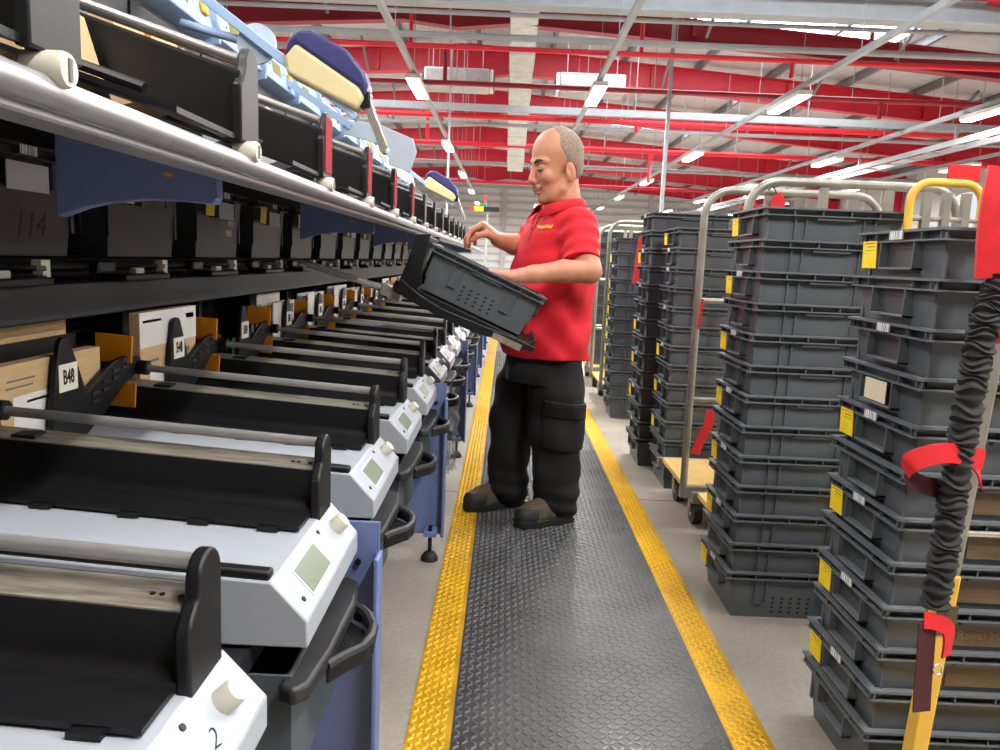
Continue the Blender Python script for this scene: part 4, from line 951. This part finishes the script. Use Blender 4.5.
# head frame
def headmat(yaw, pitch, c, sc):
    f0 = V3(-math.cos(yaw), -math.sin(yaw), 0); l = np.cross((0, 0, 1), f0); f_ = f0*math.cos(pitch)-V3(0, 0, 1)*math.sin(pitch); u = np.cross(f_, l)
    return np.stack([f_*sc[0], l*sc[1], u*sc[2]], 1), V3(*c)
HM, HC = headmat(math.radians(27), math.radians(13), (.196, 3.468, 1.592), (1.18, 1.16, 1.26)); HI = np.linalg.inv(HM)
hp = lambda *p: HC+HM@V3(*p)
def hell(c, r):                              # ellipsoid in head space
    def fn(X, Y, Z):
        q = np.stack([X-HC[0], Y-HC[1], Z-HC[2]], -1)@HI.T; q = (q-np.array(c))
        k0 = np.sqrt(((q/np.array(r))**2).sum(-1)); k1 = np.sqrt(((q/np.array(r)**2)**2).sum(-1))+1e-6
        return (k0*(k0-1)/k1*1.2).astype(np.float32)
    return fn
def addh(Fd, c, r, k=.015): w_ = hp(*c); Fd.add(hell(c, r), w_-max(r)*1.35, w_+max(r)*1.35, k)
def cuth(Fd, c, r, k=.008): w_ = hp(*c); Fd.cut(hell(c, r), w_-max(r)*1.35, w_+max(r)*1.35, k)
B = Field((-.30, 2.98, 1.00), (.47, 3.86, 1.80), .004)
addh(B, (-.012, 0, .040), (.097, .077, .085)); addh(B, (.036, 0, -.025), (.058, .060, .088), .03); addh(B, (.034, 0, -.083), (.052, .056, .036), .02)
addh(B, (.072, 0, -.100), (.022, .024, .020), .015); addh(B, (.020, 0, -.105), (.050, .050, .028), .03)
for s_ in (-1, 1):
    B.cone(hp(.087, s_*.014, .022), hp(.070, s_*.048, .020), .0125, .010, .014)      # brow ridge
    cuth(B, (.101, s_*.032, .003), (.021, .021, .015), .009)                          # eye socket
    addh(B, (.0785, s_*.031, .002), (.0135, .016, .0100), .003)                        # lidded eye
    addh(B, (.070, s_*.040, -.030), (.020, .020, .020), .02)                          # cheek
    addh(B, (.104, s_*.013, -.041), (.010, .0085, .008), .006)                        # nostril wing
    addh(B, (-.010, s_*.0775, -.028), (.021, .010, .034), .005); cuth(B, (.000, s_*.089, -.024), (.010, .008, .020), .005); addh(B, (.004, s_*.079, -.030), (.006, .006, .008), .004)   # ear
B.cone(hp(.088, 0, .014), hp(.112, 0, -.034), .0095, .0145, .010)
addh(B, (.098, 0, -.060), (.012, .026, .010), .010)
addh(B, (.0985, 0, -.0685), (.009, .021, .0050), .004); addh(B, (.0965, 0, -.0785), (.009, .018, .0055), .004)
cuth(B, (.112, 0, -.0735), (.008, .024, .0018), .003)
B.chain([hp(-.030, 0, -.04), V3(.238, 3.492, 1.46), V3(.238, 3.50, 1.36)], [.058, .066, .082], .025)
for s_ in (-1, 1): B.chain([hp(.058, s_*.028, -.098), hp(.022, s_*.052, -.078), hp(-.002, s_*.060, -.045)], [.019, .019, .016], .014)
B.chain([V3(.235, 3.5, 1.36), V3(.235, 3.5, 1.25)], [.085, .11], .03)
# arms joined to the torso core, then hands
B.chain([V3(.235, 3.5, 1.30), V3(.305, 3.32, 1.325), V3(.318, 3.245, 1.22), V3(.338, 3.20, 1.150)], [.09, .06, .056, .048], .02)
B.chain([V3(.338, 3.20, 1.148), V3(.23, 3.165, 1.145), V3(.11, 3.13, 1.128), V3(.02, 3.105, 1.116)], [.048, .044, .035, .026], .015)
B.chain([V3(.235, 3.5, 1.30), V3(.14, 3.66, 1.33), V3(.105, 3.665, 1.25)], [.09, .058, .048], .02)
B.chain([V3(.105, 3.665, 1.25), V3(.03, 3.61, 1.252), V3(-.045, 3.555, 1.268)], [.052, .047, .034], .015)
def hand(W, K, across, dirs, thumb, sc=1.12):
    W, K, across = V3(*W), V3(*K), V3(*across); across /= np.linalg.norm(across)
    for o in (-.027, -.009, .009, .027): B.cone(W+across*o*.45*sc, K+across*o*sc, .017*sc, .0125*sc, .010)
    for i, (o, ln) in enumerate(((-.030, .92), (-.0105, 1.05), (.010, 1.0), (.029, .80))):
        p = K+across*o*sc; ds = dirs[i]
        for j, (L_, d_) in enumerate(zip((.044, .029, .023), ds)):
            d_ = V3(*d_); d_ /= np.linalg.norm(d_); q = p+d_*L_*ln*sc
            B.cone(p, q, (.0098, .0088, .0080)[j]*sc, (.0088, .0080, .0068)[j]*sc, .0035); p = q
    for a, b, ra, rb in zip(thumb, thumb[1:], (.016, .0115, .0102), (.0115, .0102, .0085)): B.cone(V3(*a), V3(*b), ra*sc, rb*sc, .006)
# far (right) hand above the crate edge, fingers drooping
hand((-.048, 3.553, 1.272), (-.112, 3.532, 1.330), (.10, 1, .05),
     [((-.75, -.25, -.42), (-.45, -.2, -.88), (.05, -.1, -1)), ((-.80, -.10, -.40), (-.42, -.05, -.9), (.02, 0, -1)), ((-.80, .05, -.50), (-.35, .05, -.95), (.05, 0, -1)), ((-.72, .22, -.62), (-.25, .1, -.97), (.1, 0, -1))],
     [(-.055, 3.530, 1.276), (-.098, 3.492, 1.290), (-.134, 3.480, 1.282), (-.156, 3.482, 1.260)], 1.36)
# near (left) hand reaching down into the crate
hand((.018, 3.105, 1.116), (-.062, 3.092, 1.128), (.05, -1, .05),
     [((-.88, .15, -.25), (-.75, .05, -.60), (-.5, 0, -.85)), ((-.90, .02, -.25), (-.72, 0, -.66), (-.45, 0, -.9)), ((-.88, -.08, -.32), (-.68, 0, -.7), (-.4, 0, -.9)), ((-.82, -.2, -.42), (-.6, -.05, -.78), (-.35, 0, -.94))],
     [(.0, 3.128, 1.112), (-.045, 3.155, 1.104), (-.078, 3.160, 1.088), (-.100, 3.158, 1.070)])
body = B.mesh('body', 'skin', man, 2)
# hair: short grey at the sides and back, receding on top
H_ = Field(tuple(HC-.20), tuple(HC+.20), .004)
addh(H_, (-.014, 0, .040), (.1005, .0805, .0885), .01); addh(H_, (-.03, 0, -.012), (.072, .0735, .060), .02)
def trim(X, Y, Z):
    q = np.stack([X-HC[0], Y-HC[1], Z-HC[2]], -1)@HI.T
    x, y, z = q[..., 0], q[..., 1], q[..., 2]
    side = x-(.004+.012*np.clip((z-.02)/.05, 0, 1))+.004*np.sin(z*90)          # front hairline on the temples
    top = np.where(z > .07, x-.018+(z-.07)*.35+.004*np.sin(y*140), -1)                         # balding crown
    bot = -.062-z-.35*np.maximum(x+.02, 0)
    ear = .033-np.sqrt((x+.008)**2+(z+.028)**2)
    ear = np.where(np.abs(y) > .05, ear, -1)
    return np.maximum(np.maximum(side, top), np.maximum(bot, ear)).astype(np.float32)
sl_ = (slice(None),)*3
H0 = H_.v.copy()
tr_ = trim(*H_.grid(sl_)); H_.v = np.maximum(H0+np.clip(.0042+tr_*.22, 0, .0042), tr_); H_.mesh('hair', 'hair', man, 1)
def hobj(mb, name, m):
    mb.v = [tuple(hp(*p)-V3(*man.location)) for p in mb.v]; return mb.build(name, m, man)
for s_ in (-1, 1):
    b = MB(); b.tube([(.0965, s_*.012, .021), (.094, s_*.026, .0265), (.083, s_*.041, .0255), (.072, s_*.051, .019)], [.003, .0048, .0042, .0015], 8); hobj(b, 'eyebrow', 'brow')
    b = MB(); b.ball((.0800, s_*.031, -.0020), .0118, .0125, .0085, 14, 10); hobj(b, 'eyeball', 'eye')
    b = MB(); b.tube([(.0925, s_*.0185, -.0048), (.0945, s_*.031, -.0062), (.087, s_*.0445, -.0055)], [.0014, .0026, .0016], 8); hobj(b, 'eyelashes', 'brow')
    b = MB(); b.ball((.0905, s_*.0315, -.0078), .0042, .0052, .0040, 10, 8); hobj(b, 'iris', 'iris')
b = MB(); b.tube([(.089, -.026, -.0605), (.1045, -.014, -.0575), (.1085, 0, -.0565), (.1045, .014, -.0575), (.089, .026, -.0605)], [.0022, .0042, .0040, .0042, .0022], 8); hobj(b, 'moustache', 'stubble')
b = MB(); b.tube([(.095, -.019, -.0735), (.1045, -.008, -.0715), (.1055, 0, -.0722), (.1045, .008, -.0715), (.095, .019, -.0735)], [.0012, .0028, .0028, .0028, .0012], 8); hobj(b, 'upper_lip', 'lip')
b = MB(); b.tube([(.095, -.016, -.0755), (.1035, -.006, -.0790), (.1035, .006, -.0790), (.095, .016, -.0755)], [.0012, .0032, .0032, .0012], 8); hobj(b, 'lower_lip', 'lip')
# shirt
TY = math.radians(25); tf = V3(-math.cos(TY), -math.sin(TY), 0); tl = V3(math.sin(TY), -math.cos(TY), 0)
def rings(tab):
    tab = np.array(tab)
    def fn(X, Y, Z):
        cx, cy, rd, rw = [np.interp(Z, tab[:, 0], tab[:, i]).astype(np.float32) for i in (1, 2, 3, 4)]
        u = (X-cx)*tf[0]+(Y-cy)*tf[1]; v = (X-cx)*tl[0]+(Y-cy)*tl[1]
        return (np.sqrt((u/rd)**2+(v/rw)**2)-1)*np.minimum(rd, rw)
    return fn
S_ = Field((-.10, 3.12, .70), (.48, 3.88, 1.52), .005)
tab = [(.70, .190, 3.5, .192, .214), (.80, .188, 3.5, .194, .214), (.92, .185, 3.5, .198, .212), (1.02, .190, 3.5, .200, .214), (1.12, .203, 3.5, .188, .214), (1.22, .216, 3.5, .170, .216), (1.30, .226, 3.5, .150, .208), (1.36, .232, 3.5, .122, .175), (1.40, .234, 3.5, .098, .125), (1.435, .234, 3.498, .082, .092), (1.47, .232, 3.495, .05, .06)]
S_.add(rings(tab), (-.1, 3.2, .70), (.45, 3.8, 1.46), 0)
def sleeve(a, b, ra, rb):
    a, b = V3(*a), V3(*b); d_ = (b-a)/np.linalg.norm(b-a); ab = b-a; L2 = ab@ab
    def fn(X, Y, Z):
        t = np.clip(((X-a[0])*ab[0]+(Y-a[1])*ab[1]+(Z-a[2])*ab[2])/L2, 0, 1.3)
        d0 = np.sqrt((X-a[0]-t*ab[0])**2+(Y-a[1]-t*ab[1])**2+(Z-a[2]-t*ab[2])**2)-(ra+(rb-ra)*np.minimum(t, 1))-.004*np.sin(t*17+9*X)
        return np.maximum(d0, (X-b[0])*d_[0]+(Y-b[1])*d_[1]+(Z-b[2])*d_[2])
    S_.add(fn, np.minimum(a, b)-.11, np.maximum(a, b)+.11, .045)
sleeve((.298, 3.335, 1.335), (.305, 3.228, 1.182), .078, .076)
sleeve((.150, 3.650, 1.335), (.072, 3.655, 1.232), .075, .066)
X_, Y_, Z_ = S_.grid(sl_)
fold = .0060*np.sin(34*Z_+16*X_+2.5*np.sin(11*Y_+7*X_))*np.clip((1.32-Z_)*4, 0, 1)+.0055*np.sin(26*X_-30*Z_+14*Y_)*np.clip((1.25-Z_)*5, 0, 1)+.003*np.sin(55*Z_-20*X_)*np.clip(1-np.abs(Z_-1.22)*9, 0, 1)
S_.v = np.maximum(S_.v+fold.astype(np.float32), (.762-Z_+.05*(X_-.2)*-1+.006*np.sin(14*X_+5*Y_)).astype(np.float32))
shirt = S_.mesh('polo_shirt', 'shirt', man, 2)
# collar, placket and chest print
N_ = 40; col = []
for i in range(N_+1):
    th = math.radians(-158+316*i/N_); fr_ = -math.cos(th)           # th 0 at the nape
    d_ = tl*math.sin(th)+tf*fr_
    cz = 1.445-.030*(fr_+1)/2*1.0; c0 = V3(.226, 3.493, 0)+tf*.004
    e = abs(th)/math.radians(158); ext = max(0, (e-.72)/.28)
    rr = .086+.008*max(0, fr_)
    col.append([c0+d_*rr+V3(0, 0, cz-.028), c0+d_*(rr-.004)+V3(0, 0, cz+.018-.012*ext), c0+d_*(rr+.012)+V3(0, 0, cz+.014-.014*ext), c0+d_*(rr+.034+.012*ext)+V3(0, 0, cz-.026-.030*ext)])
vs = [p-V3(*man.location) for r_ in col for p in r_]; fs = [(4*i+j, 4*i+j+1, 4*i+5+j, 4*i+4+j) for i in range(N_) for j in range(3)]
o = MB().add(vs, fs).build('collar', 'shirt_dark', man); md = o.modifiers.new('thick', 'SOLIDIFY'); md.thickness = .004; md.offset = 0
from mathutils.bvhtree import BVHTree
def on_shirt(p, d_):
    t = BVHTree.FromPolygons([v.co for v in shirt.data.vertices], [tuple(q.vertices) for q in shirt.data.polygons]); return t.ray_cast(Vector(p), Vector(d_))
bt = BVHTree.FromPolygons([v.co for v in shirt.data.vertices], [tuple(q.vertices) for q in shirt.data.polygons])
def surf(p, d_):
    h, n_, i_, ds = bt.ray_cast(Vector(p), Vector(d_)); return (h, n_) if h else (Vector(p), -Vector(d_))
cen = V3(.226, 3.493, 0)
pl = MB()
for k in range(6):
    z0_, z1_ = 1.385-.02*k, 1.385-.02*(k+1)
    q = []
    for z in (z0_, z1_):
        for w_ in (-.016, .016):
            p = cen+tf*.5+tl*w_+V3(0, 0, z); h, n_ = surf(p, -tf); q.append(h+n_*.003)
    q2 = [v-Vector(tf)*-.006 for v in q]
    pl.hexa([q[0], q[1], q[3], q[2]], [v-Vector(tuple(tf))*.008 for v in (q[0], q[1], q[3], q[2])])
pl.v = [tuple(Vector(v)-man.location) for v in pl.v]; pk = pl.build('placket', 'shirt_dark', man)
for z in (1.37, 1.32):
    h, n_ = surf(cen+tf*.5+V3(0, 0, z), -tf); c = h+n_*.004-man.location; b = MB(); b.cyl(c, c+n_*.003, .0055, n=10); b.build('button', 'shirt_dark', pk)
h, n_ = surf(cen+tf*.5+tl*.085+V3(0, 0, 1.325), -tf)
tx = text_mesh('chest_print', 'Royal Mail', .020, 'yellow_button', man, .0012, .0008)
zax = n_; yax = (Vector((0, 0, 1))-zax*zax.z).normalized(); xax = yax.cross(zax)
loc = h+n_*.0025-man.location
tx.matrix_local = Matrix(((xax.x, yax.x, zax.x, loc.x), (xax.y, yax.y, zax.y, loc.y), (xax.z, yax.z, zax.z, loc.z), (0, 0, 0, 1)))
# trousers
T_ = Field((-.12, 3.22, .03), (.46, 3.78, .86), .005)
T_.add(rings([(.60, .175, 3.5, .155, .19), (.70, .185, 3.5, .170, .190), (.80, .188, 3.5, .160, .175), (.90, .19, 3.5, .16, .185)]), (-.05, 3.25, .68), (.42, 3.75, .84), 0)
lw_ = [(.235, 3.435, .74), (.246, 3.412, .60), (.252, 3.405, .44), (.262, 3.425, .26), (.270, 3.437, .14), (.272, 3.44, .075)]; lr_ = [.112, .120, .112, .102, .098, .090]
rw_ = [(.150, 3.565, .74), (.095, 3.595, .60), (.056, 3.605, .44), (.048, 3.605, .26), (.050, 3.61, .14), (.052, 3.61, .075)]; rr_ = [.112, .115, .102, .092, .092, .086]
T_.chain([V3(*p) for p in lw_], lr_, .03); T_.chain([V3(*p) for p in rw_], rr_, .03)
X_, Y_, Z_ = T_.grid(sl_)
wr_ = .0035*np.sin(30*Z_+20*X_+6*np.sin(9*Y_))+.006*np.sin(75*Z_+10*X_+8*Y_)*np.clip((.24-Z_)*8, 0, 1)+.003*np.sin(50*X_+12*Z_)*np.clip((.5-np.abs(Z_-.5))*2, 0, 1)
base_t = T_.v.copy()
T_.v = np.maximum(T_.v+wr_.astype(np.float32), np.maximum(.058+.35*(X_-.272)*(X_ > .2)*-.0-Z_+0*X_, Z_-.83).astype(np.float32))
T_.mesh('trousers', 'trousers', man, 2)
for nm, off, z0_, z1_ in (('cargo_pocket', .010, .37, .575), ('pocket_flap', .017, .515, .585)):
    K_ = Field((-.12, 3.22, .03), (.46, 3.78, .86), .005)
    sel = np.maximum.reduce([base_t+wr_.astype(np.float32)-off, (z0_-Z_-.10*(X_-.27)), (Z_-z1_+.10*(X_-.27)), (Y_-3.40), (.185-X_), (X_-.375)]); K_.v = sel.astype(np.float32); K_.mesh(nm, 'trousers', man, 1)
# boots
def boot(heel, toe):
    h0, t0 = V3(*heel, 0), V3(*toe, 0); d_ = t0-h0; Ln = np.linalg.norm(d_); d_ /= Ln; sd_ = np.cross((0, 0, 1), d_); zb = .0145
    P2 = lambda t, s, z: h0+d_*t*Ln+sd_*s+V3(0, 0, z+zb)
    Fb = Field(np.minimum(h0, t0)-V3(.09, .09, 0), np.maximum(h0, t0)+V3(.09, .09, .20), .004)
    Fb.chain([P2(.17, 0, .058), P2(.45, 0, .058), P2(.72, 0, .050), P2(.86, 0, .044)], [.050, .050, .054, .045], .02)
    Fb.chain([P2(.20, 0, .06), P2(.24, 0, .135)], [.048, .046], .03); Fb.cone(P2(.30, 0, .11), P2(.70, 0, .062), .040, .042, .02)
    Xb, Yb, Zb = Fb.grid(sl_); raw = Fb.v.copy()
    tt_ = ((Xb-h0[0])*d_[0]+(Yb-h0[1])*d_[1])/Ln
    Fb.v = np.maximum(raw, (zb+.026-Zb)).astype(np.float32); up_ = Fb.mesh('boot', 'boot', man, 1)
    cap = Field(np.minimum(h0, t0)-V3(.09, .09, 0), np.maximum(h0, t0)+V3(.09, .09, .20), .004)
    cap.v = np.maximum.reduce([raw-.003, zb+.024-Zb, .76-.9*(Zb-zb-.03)-tt_*1.0, Zb-zb-.085]).astype(np.float32); cap.mesh('toe_cap', 'boot_toe', man, 1)
    so = Field(np.minimum(h0, t0)-V3(.09, .09, .0), np.maximum(h0, t0)+V3(.09, .09, .10), .004)
    Xs, Ys, Zs = so.grid(sl_)
    def d2(t, r_): q = P2(t, 0, 0); return np.sqrt((Xs-q[0])**2+(Ys-q[1])**2)-r_
    def seg2(t0_, t1_, ra, rb):
        a, b = P2(t0_, 0, 0), P2(t1_, 0, 0); ab = b-a; L2 = ab@ab; t = np.clip(((Xs-a[0])*ab[0]+(Ys-a[1])*ab[1])/L2, 0, 1)
        return np.sqrt((Xs-a[0]-t*ab[0])**2+(Ys-a[1]-t*ab[1])**2)-(ra+(rb-ra)*t)
    dd = np.minimum(seg2(.17, .70, .053, .060), seg2(.70, .86, .060, .050))
    so.v = np.maximum(dd, np.abs(Zs-zb-.017)-.0165).astype(np.float32); so.mesh('boot_sole', 'sole', man, 1)
    for k in range(4):
        t = .40+.07*k; z = .118-.016*k
        q = [P2(t, s, z-.018*(abs(s)/.03)**2)-V3(*man.location)+V3(0, 0, .0) for s in (-.03, -.015, 0, .015, .03)]; b = MB(); b.tube(q, .0032, 6); b.build('lace', 'sole', man)
    q = P2(.12, .049, .025); 
    b = MB(); a = P2(.05, -.042 if sd_[1] > 0 else .042, .022)-V3(*man.location); c = P2(.16, -.048 if sd_[1] > 0 else .048, .026)-V3(*man.location); b.bar(a, c, .006, .008); b.build('reflector', 'reflector', man)
boot((.350, 3.470), (.092, 3.312)); boot((.140, 3.680), (-.150, 3.515))

# prototypes were only copied from
def wipe(o):
    for c in list(o.children): wipe(c)
    bpy.data.objects.remove(o)
wipe(cp)
for t, used in ((ub, ub_used), (ur, ur_used)):
    if not used: wipe(t)
